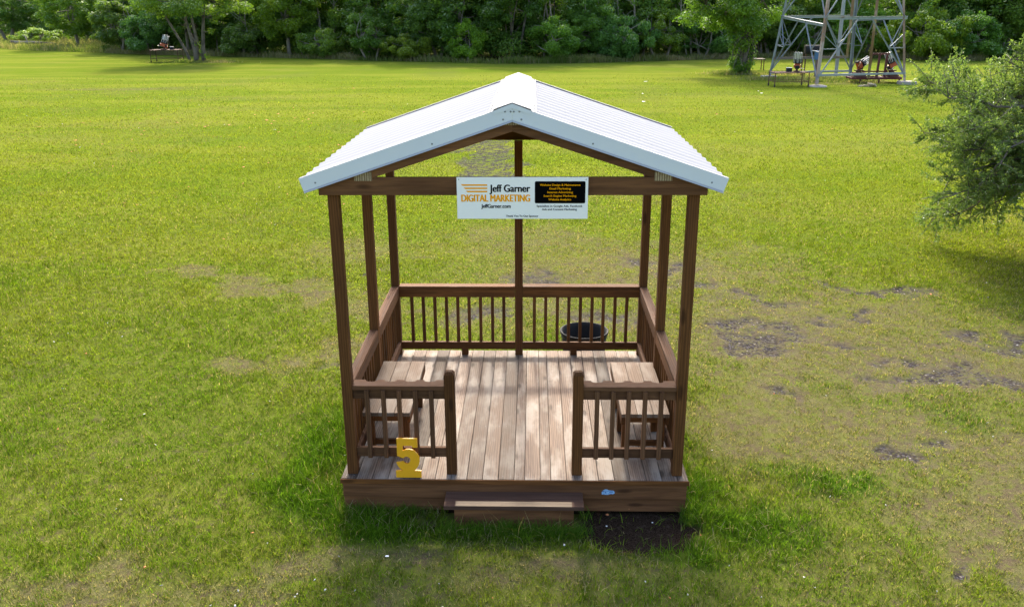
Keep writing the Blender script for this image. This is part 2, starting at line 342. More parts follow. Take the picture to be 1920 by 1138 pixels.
def ground_mat():
    s = NT('lawn_ground'); p = s.pos(); A = lambda n: s.attr(n, 'Fac')
    fine = s.ramp(s.noise(p, 105, 5, .78), .32, .68); mid = s.noise(p, 9, 5, .65); big = s.noise(p, .5, 4, .6); st = s.noise(s.scale(p, (.10, .45, 1)), 1, 3, .55)
    c = s.mix(s.ramp(mid, .3, .7), (.130, .182, .018), (.178, .216, .026))
    c = s.mix(s.ramp(fine, .35, .7), c, s.mix(.5, c, (.070, .100, .016)))
    c = s.mix(s.ramp(big, .35, .65, 0, .45), c, (.105, .172, .014))
    c = s.mix(s.ramp(st, .42, .62, 0, .5), c, (.215, .23, .036))
    dryc = s.mix(s.ramp(fine, .35, .65), (.075, .066, .034), (.215, .185, .095)); dryc = s.mix(s.ramp(mid, .4, .65, 0, .7), dryc, (.125, .150, .030))
    c = s.mix(s.math('MULTIPLY', A('thatch'), s.ramp(fine, .35, .6, .35, .8)), c, s.mix(mid, (.090, .105, .022), (.150, .160, .040)))
    c = s.mix(s.math('MULTIPLY', A('dry'), .80), c, dryc)
    c = s.mix(A('lush'), c, s.mix(fine, (.050, .095, .010), (.095, .165, .018)))
    soil = s.mix(fine, (.060, .042, .030), (.145, .105, .075))
    c = s.mix(s.math('MULTIPLY', A('halo'), s.ramp(s.noise(p, 12, 5, .7), .35, .6, 0, .8), clamp=True), c, s.mix(fine, (.075, .058, .045), (.165, .135, .10)))
    c = s.mix(s.math('MULTIPLY', A('bare'), s.ramp(s.noise(p, 26, 4, .7), .38, .55), clamp=True), c, soil)
    stn = s.vor(p, 36, 'Color'); stv = s.vor(p, 36)
    bw = s.n('ShaderNodeSeparateColor'); s.set(bw.inputs[0], stn)
    grav = s.mix(s.ramp(bw.outputs[0], .2, .95), (.036, .034, .040), (.135, .127, .132)); grav = s.mix(s.ramp(bw.outputs[1], .97, .985), grav, (.38, .34, .30))
    grav = s.mix(s.ramp(stv, .3, .7, 0, .8), grav, (.035, .028, .024)); grav = s.mix(s.ramp(mid, .4, .7, 0, .4), grav, (.085, .068, .056))
    gm = s.math('MULTIPLY', A('gravel'), s.ramp(s.math('ADD', s.math('MULTIPLY', s.noise(p, 24, 4, .75), .5), s.math('MULTIPLY', s.noise(p, 5, 5, .7), .5)), .42, .54), clamp=True)
    c = s.mix(gm, c, grav)
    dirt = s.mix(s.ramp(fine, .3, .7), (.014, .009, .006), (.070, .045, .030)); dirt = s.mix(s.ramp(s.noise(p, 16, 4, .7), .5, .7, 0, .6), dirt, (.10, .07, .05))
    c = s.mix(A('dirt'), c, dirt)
    c = s.mix(A('rough'), c, s.mix(mid, (.10, .12, .03), (.20, .17, .09)))
    c = s.mix(A('woods'), c, s.mix(fine, (.035, .045, .016), (.085, .10, .035)))
    h = s.math('ADD', s.math('MULTIPLY', fine, .5), s.math('MULTIPLY', stv, .35))
    s.bsdf(c, .95, 0, s.bump(h, .6, .02), .0)
    return s.m
me = np_mesh('ground', np.stack([X, Y, H], 1), F, {k: ('POINT', Z[k]) for k in Z}, [ground_mat()], True)
go = bpy.data.objects.new('ground', me); COL.objects.link(go); go['kind'] = 'structure'

# ------------------------------------------------------------------ grass blades
def grass_mat():
    s = NT('grass_blades'); c = s.attr('col', 'Color')
    d = s.n('ShaderNodeBsdfDiffuse'); s.set(d.inputs[0], c)
    t = s.n('ShaderNodeBsdfTranslucent'); s.set(t.inputs[0], s.mix(1, c, (1.25, 1.25, .55), 'MULTIPLY'))
    mx = s.n('ShaderNodeMixShader'); mx.inputs[0].default_value = .45
    s.t.links.new(d.outputs[0], mx.inputs[1]); s.t.links.new(t.outputs[0], mx.inputs[2]); s.t.links.new(mx.outputs[0], s.out.inputs[0]); return s.m
M['grass'] = grass_mat()
def blade_mesh(name, x, y, z, h, wd, col, lean=.5):
    n = len(x); a = rng.uniform(0, 2*np.pi, n); ln = h*lean*rng.uniform(.2, 1.6, n); b = a+rng.normal(0, .5, n)
    dx, dy = np.cos(a), np.sin(a); px, py = -np.sin(b), np.cos(b)
    V = np.zeros((n, 5, 3))
    for k, (t, ws) in enumerate(((0, .5), (.5, .42))):
        for sgn, kk in ((-1, 0), (1, 1)):
            V[:, 2*k+kk, 0] = x+dx*ln*t*t+sgn*px*wd*ws; V[:, 2*k+kk, 1] = y+dy*ln*t*t+sgn*py*wd*ws; V[:, 2*k+kk, 2] = z+h*t*(1 if t < .6 else 1)
    V[:, 4, 0] = x+dx*ln; V[:, 4, 1] = y+dy*ln; V[:, 4, 2] = z+h*.92
    i = np.arange(n)[:, None]*5
    T = np.concatenate([i+np.array([[0, 1, 3]]), i+np.array([[0, 3, 2]]), i+np.array([[2, 3, 4]])], 1).reshape(-1, 3)
    C = np.repeat(col, 5, axis=0)
    return np_mesh(name, V.reshape(-1, 3), T, {'col': ('POINT', C)}, [M['grass']])
def lerp(a, b, t): return a*(1-t)[:, None]+b*t[:, None]
def sample_lawn():
    xs, ys, ds = [], [], []
    camx, camy, camz = .159, -6.80, 3.96
    bands = [(-2.2, 0, 8500), (0, 3, 5400), (3, 6, 4000), (6, 10, 2800), (10, 15, 1500), (15, 22, 760), (22, 34, 260), (34, 50, 70)]
    for bi, (y0, y1, dens) in enumerate(bands):
        nxt = bands[bi+1][2] if bi+1 < len(bands) else 0
        half = (y1-camy)*.62+1.0
        n = int(dens*2*half*(y1-y0)); x = rng.uniform(-half+.1, half+.5, n); y = rng.uniform(y0, y1, n)
        keep = (np.abs(x-camx) < (y-camy)*.62+1.0) & (rng.random(n) < 1-(y-y0)/(y1-y0)*(1-nxt/dens))
        xs.append(x[keep]); ys.append(y[keep])
    x = np.concatenate(xs); y = np.concatenate(ys)
    z = zones(x, y)
    p = 1-.95*z['gravel']-.97*z['dirt']-.78*z['bare']-.35*z['dry']-.45*z['halo']-z['woods']
    p *= .42+.85*sm(fbm(x*11, y*11, 51, 4), .36, .60)
    under = (np.abs(x) < 1.5) & (y > .0) & (y < 3.0); step = (np.abs(x) < .60) & (y > -.27) & (y < .1)
    k = (rng.random(len(x)) < p) & ~under & ~step
    x, y = x[k], y[k]; z = {q: v[k] for q, v in z.items()}
    dist = np.hypot(x-camx, y-camy)
    edge = np.exp(-np.maximum(0, np.maximum(np.abs(x)-1.52, np.maximum(-y, y-3.0)))/.22)*(1-z['dry']*.5)
    h = rng.uniform(.022, .060, len(x))*(1-.35*z['dry'])*(1+.9*z['lush'])*(1+1.3*edge)*(.7+.7*fbm(x*1.5, y*1.5, 61))
    wd = rng.uniform(.0036, .0068, len(x))*np.maximum(1, dist/9)*(1+.25*z['lush'])
    c1 = np.array([.108, .198, .012]); c2 = np.array([.190, .232, .022]); cd_ = np.array([.235, .195, .10]); cl = np.array([.085, .180, .012])
    col = lerp(np.tile(c1, (len(x), 1)), np.tile(c2, (len(x), 1)), np.clip(fbm(x*.8, y*.8, 71)*1.6-.45+rng.normal(0, .25, len(x))+.5*sm(y, 1, 9), 0, 1))
    col = lerp(col, np.tile(cl, (len(x), 1)), np.clip(z['lush']*.85+.25*edge, 0, 1))
    isdry = (rng.random(len(x)) < (.08+.74*z['dry'])*(1-.85*z['lush'])).astype(float)
    col = lerp(col, np.tile(cd_, (len(x), 1)), isdry*rng.uniform(.5, 1, len(x)))
    col *= (rng.uniform(.38, 1.60, len(x))*(.70+.62*fbm(x*9, y*9, 52, 4)))[:, None]
    straw = (rng.random(len(x)) < .04+.13*z['dry'])*(y < 14); col[straw] = np.array([.46, .38, .23])*rng.uniform(.6, 1.1, straw.sum())[:, None]
    hz = G+(fbm(x*.25, y*.25, 41)-.5)*.05*sm(np.hypot(x, y-1.5), 2.5, 6)-.004
    return blade_mesh('grass', x, y, hz, h, wd, col, .9)
o = bpy.data.objects.new('grass', sample_lawn()); COL.objects.link(o); tag(o, 'short mown lawn grass, bright green with dry yellow patches', 'grass', kind='stuff')

def tall_grass():
    n = 90000; x = np.where(rng.random(n) < .35, rng.uniform(-70, -38, n), rng.uniform(-62, 34, n)); y = wood_edge(x)+np.where(x < -39, rng.uniform(0, 17, n), rng.exponential(1.1, n))-.6
    k = rng.random(n) < .25+1.1*sm(fbm(x*.25, x*0+3, 81), .35, .7)
    x, y = x[k], y[k]
    # rough unmown grass round the tower feet and the two trees on the lawn
    bx, by = [], []
    for (cx, cy, rx, ry, m_) in ((16.9, 44.6, 2.2, 1.6, 5200), (14.2, 45.6, 1.6, 1.0, 1800), (-25.6, 62.4, 2.6, 1.0, 3000), (12.9, 49.6, 1.8, .9, 2600), (15.6, 49.5, 1.5, 1, 1200)):
        bx.append(rng.normal(cx, rx*.5, m_)); by.append(rng.normal(cy, ry*.5, m_))
    nb = sum(len(b) for b in bx); x = np.concatenate([x]+bx); y = np.concatenate([y]+by)
    h = rng.uniform(.12, .75, len(x))*(.1+1.3*fbm(x*.6, y*.6, 82)); h[-nb:] *= .45
    h = np.where(x < -40, h*1.5, h)
    col = lerp(np.tile([.13, .20, .04], (len(x), 1)), np.tile([.38, .33, .20], (len(x), 1)), np.clip(fbm(x*.5, y*.7, 83)*1.9-.5+rng.normal(0, .25, len(x)), 0, 1))
    return blade_mesh('tall_grass', x, y, np.full(len(x), G-.01), h, rng.uniform(.025, .05, len(x)), col, .5)
o = bpy.data.objects.new('tall_grass', tall_grass()); COL.objects.link(o); tag(o, 'unmown straw and green grass along the woodland edge and round the tower', 'tall grass', kind='stuff')

def base_tufts():
    cx, cy, hh = [], [], []
    for i in range(330):
        s_ = random.random()
        if s_ < .62: x, y = random.uniform(-1.65, 1.62), -random.uniform(.0, .16)
        elif s_ < .85: x, y = -1.54-random.uniform(.0, .3), random.uniform(-.1, 2.2)
        else: x, y = 1.53+random.uniform(.0, .2), random.uniform(-.1, .6)
        if abs(x) < .62 and y > -.30: y = -.28-random.uniform(0, .12)
        if .63 < x < 1.46 and y < .06: continue
        if -.85 < x < -.6 and random.random() < .6: continue
        k = random.randint(14, 30); cx += list(np.random.default_rng(i).normal(x, .035, k)); cy += list(np.random.default_rng(i+999).normal(y, .025, k)); hh += [random.uniform(.07, .15)]*k
    x = np.array(cx); y = np.array(cy); h = np.array(hh)*rng.uniform(.5, 1.25, len(x))
    keep = ~((np.abs(x) < 1.5) & (y > -.005)); keep &= ~((np.abs(x) < .56) & (y > -.265)); x, y, h = x[keep], y[keep], h[keep]
    col = lerp(np.tile([.065, .155, .016], (len(x), 1)), np.tile([.135, .225, .028], (len(x), 1)), rng.random(len(x)))
    st = rng.random(len(x)) < .02; col[st] = [.40, .33, .14]; h[st] *= 1.7
    return blade_mesh('grass_tufts', x, y, np.full(len(x), G-.01), h, rng.uniform(.003, .0055, len(x)), col, .75)
o = bpy.data.objects.new('grass_tufts', base_tufts()); COL.objects.link(o); tag(o, 'long dark green grass tufts against the deck skirt and step', 'grass tufts', kind='stuff')

# ------------------------------------------------------------------ the shooting stand
ST = empty('shooting_stand', (0, 1.5, G), True, label='open brown timber shooting stand with railings and white corrugated metal roof', cat='shooting stand')
W = .0889; XO = 1.4775; XI = XO-W       # posts' outer and inner x
YF = .058; YB = 2.9336; YM = 1.43       # front face of front posts, back face of back posts, front face of mid posts
HT = 2.515
# deck boards
mb = MB(); x = -1.524; k = 0
while x < 1.524-.01:
    wd = .1385 if k not in (11, 13) else .093
    x1 = min(x+wd, 1.524)
    e = random.uniform(-.003, .003)
    mb.box(x+.0022, x1-.0022, -.018+e, 2.995+random.uniform(-.004, .004), -.036, random.uniform(-.0015, .0015), 1, None, random.random())
    x = x1; k += 1
for i in range(24):   # nail heads: pairs along each joist
    for yy in (.03, 1.0, 2.0, 2.94):
        for dx in (-.035, .035):
            cx = -1.455+.1385*i*.955+dx
            if abs(cx) < 1.5: mb.lathe([(.0001, .0025), (.004, .0025), (.004, .0)], cx+random.uniform(-.004, .004), yy+random.uniform(-.006, .006), 6, 1)
mb.build('deck_boards', [M['deck'], M['screw']], ST, .003)
# dark nosing strip, skirts, joists
MB().box(-1.53, 1.53, -.030, -.0195, -.046, -.002, 0).build('nosing_board', M['stain'], ST, .003)
MB().box(-1.512, 1.512, -.019, .019, -.186, -.047, 0).build('skirt_board', M['skirt'], ST, .003)
MB().box(-1.515, 1.515, .012, .050, -.330, -.190, 0).build('skirt_board', M['skirt'], ST, .003)
for sx in (-1, 1):
    a, b = sorted((sx*1.512, sx*1.474))
    MB().box(a, b, .052, 2.94, -.186, -.038, 1).build('skirt_board', M['skirt'], ST, .003)
    MB().box(a-.004, b+.004, .052, 2.94, -.330, -.190, 1).build('skirt_board', M['skirt'], ST, .003)
MB().box(-1.512, 1.512, 2.945, 2.983, -.330, -.038, 0).build('skirt_board', M['skirt'], ST, .003)
mb = MB()
for i in range(7): xx = -1.3+i*.433; mb.box(xx, xx+.038, .055, 2.94, -.22, -.038, 1)
mb.build('joists', M['stain'], ST)
# posts
def post(x0, y0, z1, z0=.0, name='post'):
    return MB().box(x0, x0+W, y0, y0+W, z0+.001, z1, 2).build(name, M['stain'], ST, .004)
for x0 in (-XO, XO-W): post(x0, YF, HT); post(x0, YM, HT); post(x0, YB-W, HT)
post(-W/2, YB-W, HT)
for x0 in (-.597, .508):
    h = .955; mb = MB()
    mb.box(x0, x0+W, YF, YF+W, .001, h, 2)
    c = .018
    vs = [(x0, YF, h), (x0+W, YF, h), (x0+W, YF+W, h), (x0, YF+W, h), (x0+c, YF+c, h+.024), (x0+W-c, YF+c, h+.024), (x0+W-c, YF+W-c, h+.024), (x0+c, YF+W-c, h+.024)]
    mb.add(vs, [(0, 1, 5, 4), (1, 2, 6, 5), (2, 3, 7, 6), (3, 0, 4, 7), (4, 5, 6, 7)], [(v[2], v[0], v[1]) for v in vs])
    mb.build('newel_post', M['stain'], ST, .003)
# railings: cap + upper rail is one part; lower rail, balusters and blocks are its sub-parts
RC = .850
def rail_back(x0, x1):
    mb = MB().box(x0+.001, x1-.001, YB-W-.0+.001, YB+.03, RC-.038, RC, 0).box(x0+.001, x1-.001, YB-W+.0005, YB-W+.038, RC-.130, RC-.039, 0)
    r = mb.build('railing', M['stain'], ST, .003)
    MB().box(x0+.001, x1-.001, YB-W+.001, YB-W+.038, .075, .164, 0).build('bottom_rail', M['stain'], r, .003)
    n = 9; st = (x1-x0)/(n+1)
    for i in range(n):
        c = x0+st*(i+1)+random.uniform(-.003, .003)
        MB().box(c-.018, c+.018, YB-W+.039, YB-W+.075, .078, RC-.040, 2).build('baluster', M['stain'], r, .002)
    return r
r = rail_back(-XI, -W/2); MB().box(-.678, -.600, YB-W+.004, YB-W+.07, .001, .074, 2).build('support_block', M['stain'], r, .002)
r = rail_back(W/2, XI); MB().box(.605, .683, YB-W+.004, YB-W+.07, .001, .074, 2).build('support_block', M['stain'], r, .002)
def rail_side(sx, y0, y1):
    def bx(mb, u0, u1, ya, yb, za, zb, ax):   # u measured outward
        a, b = sorted((sx*u0, sx*u1)); return mb.box(a, b, ya, yb, za, zb, ax)
    mb = MB(); bx(mb, XI+.001, XI+.0885, y0, y1, RC-.038, RC, 1); bx(mb, XI+.0005, XI+.038, y0, y1, RC-.130, RC-.039, 1)
    r = mb.build('railing', M['rail'], ST, .003)
    q = MB(); bx(q, XI+.001, XI+.038, y0, y1, .075, .164, 1); q.build('bottom_rail', M['rail'], r, .003)
    n = 9; st = (y1-y0)/(n+1)
    for i in range(n):
        c = y0+st*(i+1)+random.uniform(-.003, .003); q = MB(); bx(q, XI+.039, XI+.075, c-.018, c+.018, .078, RC-.040, 2)
        q.build('baluster', M['stain'], r, .002)
for sx in (-1, 1):
    rail_side(sx, YF+W+.001, YM-.001); rail_side(sx, YM+W+.001, YB-W-.001)
def rail_front(x0, x1, dips, xs):
    ya, yb, d = YF+.006, YF+.146, .040
    poly = [(x0, ya), (x1, ya), (x1, yb)]
    for c in sorted(dips, reverse=True):
        hw = .052
        for t in range(9):
            a = math.pi*t/8; px = c+hw*math.cos(a)
            if x0 < px < x1: poly.append((px, yb-d*math.sin(a)**.6))
    poly.append((x0, yb))
    r = MB().slab(poly, RC-.038, RC).box(x0, x1, YF+.030, YF+.068, RC-.130, RC-.039, 0).build('railing', M['rail'], ST, .003, label='front railing with gun rest notches cut in its cap')
    MB().box(x0, x1, YF+.030, YF+.068, .160, .249, 0).build('bottom_rail', M['rail'], r, .003)
    for c in xs: MB().box(c-.019, c+.019, YF-.008, YF+.029, .165, RC-.040, 2).build('baluster', M['rail'], r, .002)
rail_front(-XI, -.598, (-1.24, -1.075, -.90, -.73), (-1.265, -1.123, -.988, -.849, -.710))
rail_front(.598, XI, (.72, .90, 1.07, 1.24), (.715, .850, .984, 1.124, 1.263))
# trusses
PZ, SL = 3.106, .327
def truss(y0, y1, plates=True, tie=True):
    if tie: MB().prism([(-1.535, HT), (1.528, HT), (1.528, HT+.075), (1.30, HT+.142), (-1.30, HT+.142), (-1.535, HT+.075)], y0, y1).build('tie_beam', M['skirt' if plates else 'stain'], ST, .003)
    for sx in (-1, 1):
        zt = lambda x: PZ-SL*abs(x)
        xe = 1.36; xb = (PZ-.094-HT-.142)/SL
        p = [(0, PZ-.094), (0, PZ), (sx*1.37, zt(1.37)), (sx*1.345, HT+.1425), (sx*xb, HT+.1425)]
        MB().prism(p if sx < 0 else p[::-1], y0+.0008, y1-.0008).build('rafter', M['skirt' if plates else 'stain'], ST, .002)
    if plates:
        for cx, w2, za, zb in ((-1.175, .070, HT+.115, HT+.185), (1.175, .070, HT+.115, HT+.185)):
            q = [(cx-w2, za), (cx+w2, za), (cx+w2, min(zb, PZ-SL*abs(cx+w2)-.003)), (cx-w2, min(zb, PZ-SL*abs(cx-w2)-.003))]
            MB().prism(q, y0-.003, y0+.0002).build('connector_plate', M['plate'], ST)
        MB().prism([(-.07, PZ-.045), (.07, PZ-.045), (.07, PZ-.024), (0, PZ-.003), (-.07, PZ-.024)], y0-.003, y0+.0002).build('connector_plate', M['plate'], ST)
truss(.020, .0575); truss(1.452, 1.490, False, False); truss(YB+.0005, YB+.038, False)
for sx in (-1, 1):
    a, b = sorted((sx*(XO-.001), sx*(XO-.039)))
    MB().box(a, b, .060, 1.450, HT+.001, HT+.10, 1).build('side_beam', M['stain'], ST); MB().box(a, b, 1.492, YB-.001, HT+.001, HT+.10, 1).build('side_beam', M['stain'], ST)
for xx in (.07, .62, 1.15):
    for sx in (-1, 1):
        zc = PZ-SL*xx+.022
        MB().beam((sx*xx, .022, zc), (sx*xx, 2.968, zc), .088, .036, (SL*sx, 0, 1)).build('purlin', M['stain'], ST, .002)
# roof panels, ribs run from ridge to eave
RZ, RS, EX, Y0, Y1 = 3.212, .335, 1.668, .004, 2.975
def roof_panel(sx):
    pitch = (Y1-Y0)/13; prof = []
    for i in range(13):
        y = Y0+i*pitch; R = .031
        prof += [(y+pitch*k/10, R*(.5+.5*math.cos(2*math.pi*k/10))**1.2) for k in range(10)]
    prof.append((Y1, .031)); n = len(prof); th = .0025
    vs = []; 
    for xx in (.005, EX):
        for (y, h) in prof: vs.append((sx*xx, y, RZ-RS*xx+h-.029))
    for xx in (.005, EX):
        for (y, h) in prof: vs.append((sx*xx, y, RZ-RS*xx+h-.029-th))
    fs = []
    for i in range(n-1):
        fs.append((i, i+1, n+i+1, n+i)); fs.append((2*n+i, 3*n+i, 3*n+i+1, 2*n+i+1)); fs.append((n+i, n+i+1, 3*n+i+1, 3*n+i))
    fs.append((0, n, 3*n, 2*n)); fs.append((n-1, 3*n-1, 4*n-1, 2*n-1))
    mb = MB().add(vs, fs)
    for xx in (.62, 1.15, 1.56):
        for i in range(1, 13):
            y = Y0+i*pitch-.045; z = RZ-RS*xx-.019; mb.lathe([(.0001, z+.008), (.006, z+.007), (.007, z-.002)], sx*xx, y, 8, 1)
    o = mb.build('roof_panel', [M['white_metal'], M['screw']], ST); return o
roof_panel(-1); roof_panel(1)
mb = MB()
cap = [(-.185, RZ-RS*.185+.004), (-.150, RZ-RS*.150+.003), (-.140, RZ-RS*.14+.018), (0, RZ+.020), (.140, RZ-RS*.14+.018), (.150, RZ-RS*.150+.003), (.185, RZ-RS*.185+.004)]
mb.prism([(a, b+.002) for a, b in cap]+[(a, b-.001) for a, b in cap[::-1]], Y0-.006, Y1+.006)
for sx in (-1, 1):
    for i in range(17):
        y = Y0+.05+i*.178; mb.lathe([(.0001, RZ-RS*.168+.014), (.0055, RZ-RS*.168+.012), (.0065, RZ-RS*.168+.003)], sx*.168, y, 8, 1)
mb.build('ridge_cap', [M['ridge_metal'], M['screw']], ST)
def rake(y, s_):
    for sx in (-1, 1):
        zt = lambda x: RZ-RS*abs(x)+.002
        d = .112; c = .035
        x0 = sx*.0005; x1 = sx*(EX+.012); x1b = sx*(EX-.022)
        mb = MB()
        p = [(x0, zt(0)-d), (x0, zt(0)), (x1, zt(x1)), (x1b, zt(x1b)-d)]
        a, b = (y-.0025, y) if s_ < 0 else (y, y+.0025)
        mb.prism(p if sx < 0 else p[::-1], a, b)
        # drip lip kicked outward at the foot and folded flange on top
        for (za, ya, zb, yb_) in ((-d, 0, -d-.012, .016*s_),):
            vs = [(x0, y+ya, zt(0)+za), (x1b, y+ya, zt(x1b)+za), (x1b-sx*.004, y+yb_, zt(x1b)+zb), (x0, y+yb_, zt(0)+zb)]
            vs += [(v[0], v[1], v[2]-.002) for v in vs]
            mb.add(vs, [(0, 1, 2, 3), (7, 6, 5, 4), (0, 4, 5, 1), (1, 5, 6, 2), (2, 6, 7, 3), (3, 7, 4, 0)], mi=2)
        vs = [(x0, y, zt(0)), (x1, y, zt(x1)), (x1, y-.05*s_, zt(x1)), (x0, y-.05*s_, zt(0))]; vs += [(v[0], v[1], v[2]+.0015) for v in vs]
        mb.add(vs, [(0, 1, 2, 3), (7, 6, 5, 4), (0, 4, 5, 1), (1, 5, 6, 2), (2, 6, 7, 3), (3, 7, 4, 0)], mi=2)
        if s_ < 0:
            for xx, dz in ((.07, -.085), (.012, -.045), (.055, -.03), (.62, -.085), (1.55, -.075)):
                cz = zt(xx)+dz; n = 8; vs = [(sx*xx+.006*math.cos(2*math.pi*k/n), y-.0032-.003, cz+.006*math.sin(2*math.pi*k/n)) for k in range(n)]+[(sx*xx+.008*math.cos(2*math.pi*k/n), y-.0026, cz+.008*math.sin(2*math.pi*k/n)) for k in range(n)]
                mb.add(vs, [tuple(range(n))]+[(k, n+k, n+(k+1) % n, (k+1) % n) for k in range(n)], mi=1)
        mb.build('rake_trim', [M['trim_metal'], M['screw'], M['white_metal']], ST)
rake(.0, -1); rake(Y1+.004, 1)
# ridge cap end folded down over the front trim
MB().prism([(-.14, RZ-RS*.14-.024), (-.146, RZ-RS*.14+.006), (0, RZ+.014), (.146, RZ-RS*.14+.006), (.14, RZ-RS*.14-.024), (0, RZ-.022)], -.0065, -.0045).build('ridge_end', M['trim_metal'], ST)
# step
s0 = MB().box(-.598, .602, -.262, -.022, -.158, -.120, 0).build('step', M['step'], ST, .004)
MB().box(-.50, .50, -.2625, -.185, -.1195, -.1175, 0).build('worn_edge', M['nose'], s0)
MB().box(-.512, .518, -.225, -.187, -.345, -.1585, 0).build('riser', M['skirt'], s0, .003)
for xx in (-.50, .47): MB().box(xx, xx+.038, -.186, .010, -.345, -.159, 1).build('step_support', M['stain'], s0)
# small sticker on the front skirt
sp = [(-.062, -.03), (-.064, -.005), (-.052, .018), (-.03, .034), (-.01, .033), (.006, .022), (.030, .020), (.052, .018), (.064, .004), (.066, -.016), (.050, -.026), (.03, -.024), (.0, -.034)]
sk = MB().prism([(.826+a*.88, -.116+b*.80) for a, b in sp], -.0205, -.0192).build('sticker', M['ltblue'], ST, label='small pale blue sticker on the front skirt board')
mb = MB()
for (a, b, c, d) in ((-.055, .003, .012, .010), (-.032, -.012, .014, .012), (-.036, .013, .022, .004), (.012, -.004, .036, .006), (-.012, .010, .02, .004), (.008, .011, .04, .003), (-.05, -.026, .018, .004), (.0, -.022, .035, .003)):
    mb.box(.826+a*.88, .826+(a+c)*.88, -.0214, -.0206, -.116+b*.8, -.116+(b+d)*.8)
mb.build('sticker_print', M['dkblue'], sk)

# ------------------------------------------------------------------ sponsor sign
SG = empty('sponsor_sign', (.0765, -.004, 2.5), True, label='white rectangular sponsor banner hung on the front tie beam', cat='sign')
MB().box(-.437, .590, -.014, -.006, 2.335, 2.665, 0).build('panel', M['banner'], SG)
SCX, SCY = 1.027/247., .33/77.5      # metres per photograph pixel on the panel
def sx_(u): return -.437+(u-856.5)*SCX
def sz_(v): return 2.665-(v-332)*SCY
YS = -.0155
def text(txt, u0, u1, v_base, h_px, mat, bold=.0, fat=0., cap_h=.73):
    cu_ = bpy.data.curves.new('t', 'FONT'); cu_.body = txt; cu_.size = 1; cu_.offset = bold; cu_.extrude = .0
    to = bpy.data.objects.new('t', cu_); COL.objects.link(to); bpy.context.view_layer.update()
    dg = bpy.context.evaluated_depsgraph_get(); me = bpy.data.meshes.new_from_object(to.evaluated_get(dg))
    u0 += fat; u1 -= fat
    n = len(me.vertices); co = np.zeros(n*3); me.vertices.foreach_get('co', co); co = co.reshape(-1, 3)
    x0, x1 = co[:, 0].min(), co[:, 0].max(); H_ = h_px*SCY/cap_h
    nx_ = sx_(u0)+(co[:, 0]-x0)/(x1-x0)*(sx_(u1)-sx_(u0)); nz = sz_(v_base)+co[:, 1]*H_
    me.vertices.foreach_set('co', np.stack([nx_, np.full(n, 0.), nz], 1).astype(np.float32).ravel()); me.update()
    bpy.data.objects.remove(to); bpy.data.curves.remove(cu_)
    if fat:
        V_0 = np.zeros(n*3); me.vertices.foreach_get('co', V_0); V_0 = V_0.reshape(-1, 3); P_ = [tuple(q.vertices) for q in me.polygons]; vv, ff = [], []
        for k, (dx, dz) in enumerate(((0, 0), (-1, 0), (1, 0), (-.5, .35), (.5, -.35))):
            vv += [tuple(q) for q in V_0+np.array([dx*fat*SCX, -k*.00012, dz*fat*SCY])]; ff += [tuple(i_+k*n for i_ in q) for q in P_]
        me = bpy.data.meshes.new('lettering'); me.from_pydata(vv, [], ff)
    me.materials.append(mat); o = bpy.data.objects.new('lettering', me); COL.objects.link(o); o.parent = SG; o.location = -Vector(SG.location); return o
def ink(o, y): o.location[1] += y; return o
rr = []
x0, x1, z0, z1, rad = sx_(1003.5), sx_(1098.5), sz_(380.5), sz_(339.5), .011
for (cx, cz, a0) in ((x1-rad, z1-rad, 0), (x0+rad, z1-rad, 90), (x0+rad, z0+rad, 180), (x1-rad, z0+rad, 270)):
    for k in range(7): a = R_(a0+15*k); rr.append((cx+rad*math.cos(a), cz+rad*math.sin(a)))
MB().prism(rr, -.0150, -.0142).build('black_panel', M['ink'], SG)
for (ua, ub, va) in ((864, 914, 345), (869, 914, 351), (873, 914, 357)):
    MB().prism([(sx_(ua), sz_(va)), (sx_(ua+4), sz_(va+2.9)), (sx_(ub), sz_(va+2.9)), (sx_(ub), sz_(va))], -.0152, -.0142).build('emblem_stripe', M['sign_orange'], SG)
ink(text('Jeff Garner', 918, 995, 359, 14, M['ink'], 0, .65), YS)
ink(text('DIGITAL MARKETING', 864.5, 995, 377, 13.5, M['sign_orange'], 0, .75), YS)
ink(text('JeffGarner.com', 902, 958, 389, 7.4, M['ink'], 0, .35), YS)
ink(text('Thank You To Our Sponsor', 949, 1010.5, 406, 3.6, M['ink'], 0, .2), YS)
for i, (t, a, b) in enumerate((('Website Design & Maintenance', 1013, 1089), ('Email Marketing', 1031, 1071), ('Internet Advertising', 1027, 1075), ('Search Engine Marketing', 1020, 1081.5), ('Website Analytics', 1029, 1072))):
    ink(text(t, a, b, 348+i*6.75, 3.9, M['sign_orange'], 0, .15), YS-.0006)
ink(text('Specialists in Google Ads, Facebook', 1007, 1093.5, 387.3, 3.8, M['ink'], 0, .15), YS)
ink(text('Ads and Content Marketing', 1017, 1083, 393.4, 3.8, M['ink'], 0, .15), YS)
for xx in (-.42, .573): MB().tube([(xx, -.0165, 2.648), (xx, .019, 2.648)], .004, 8).build('fixing_screw', M['screw'], SG)

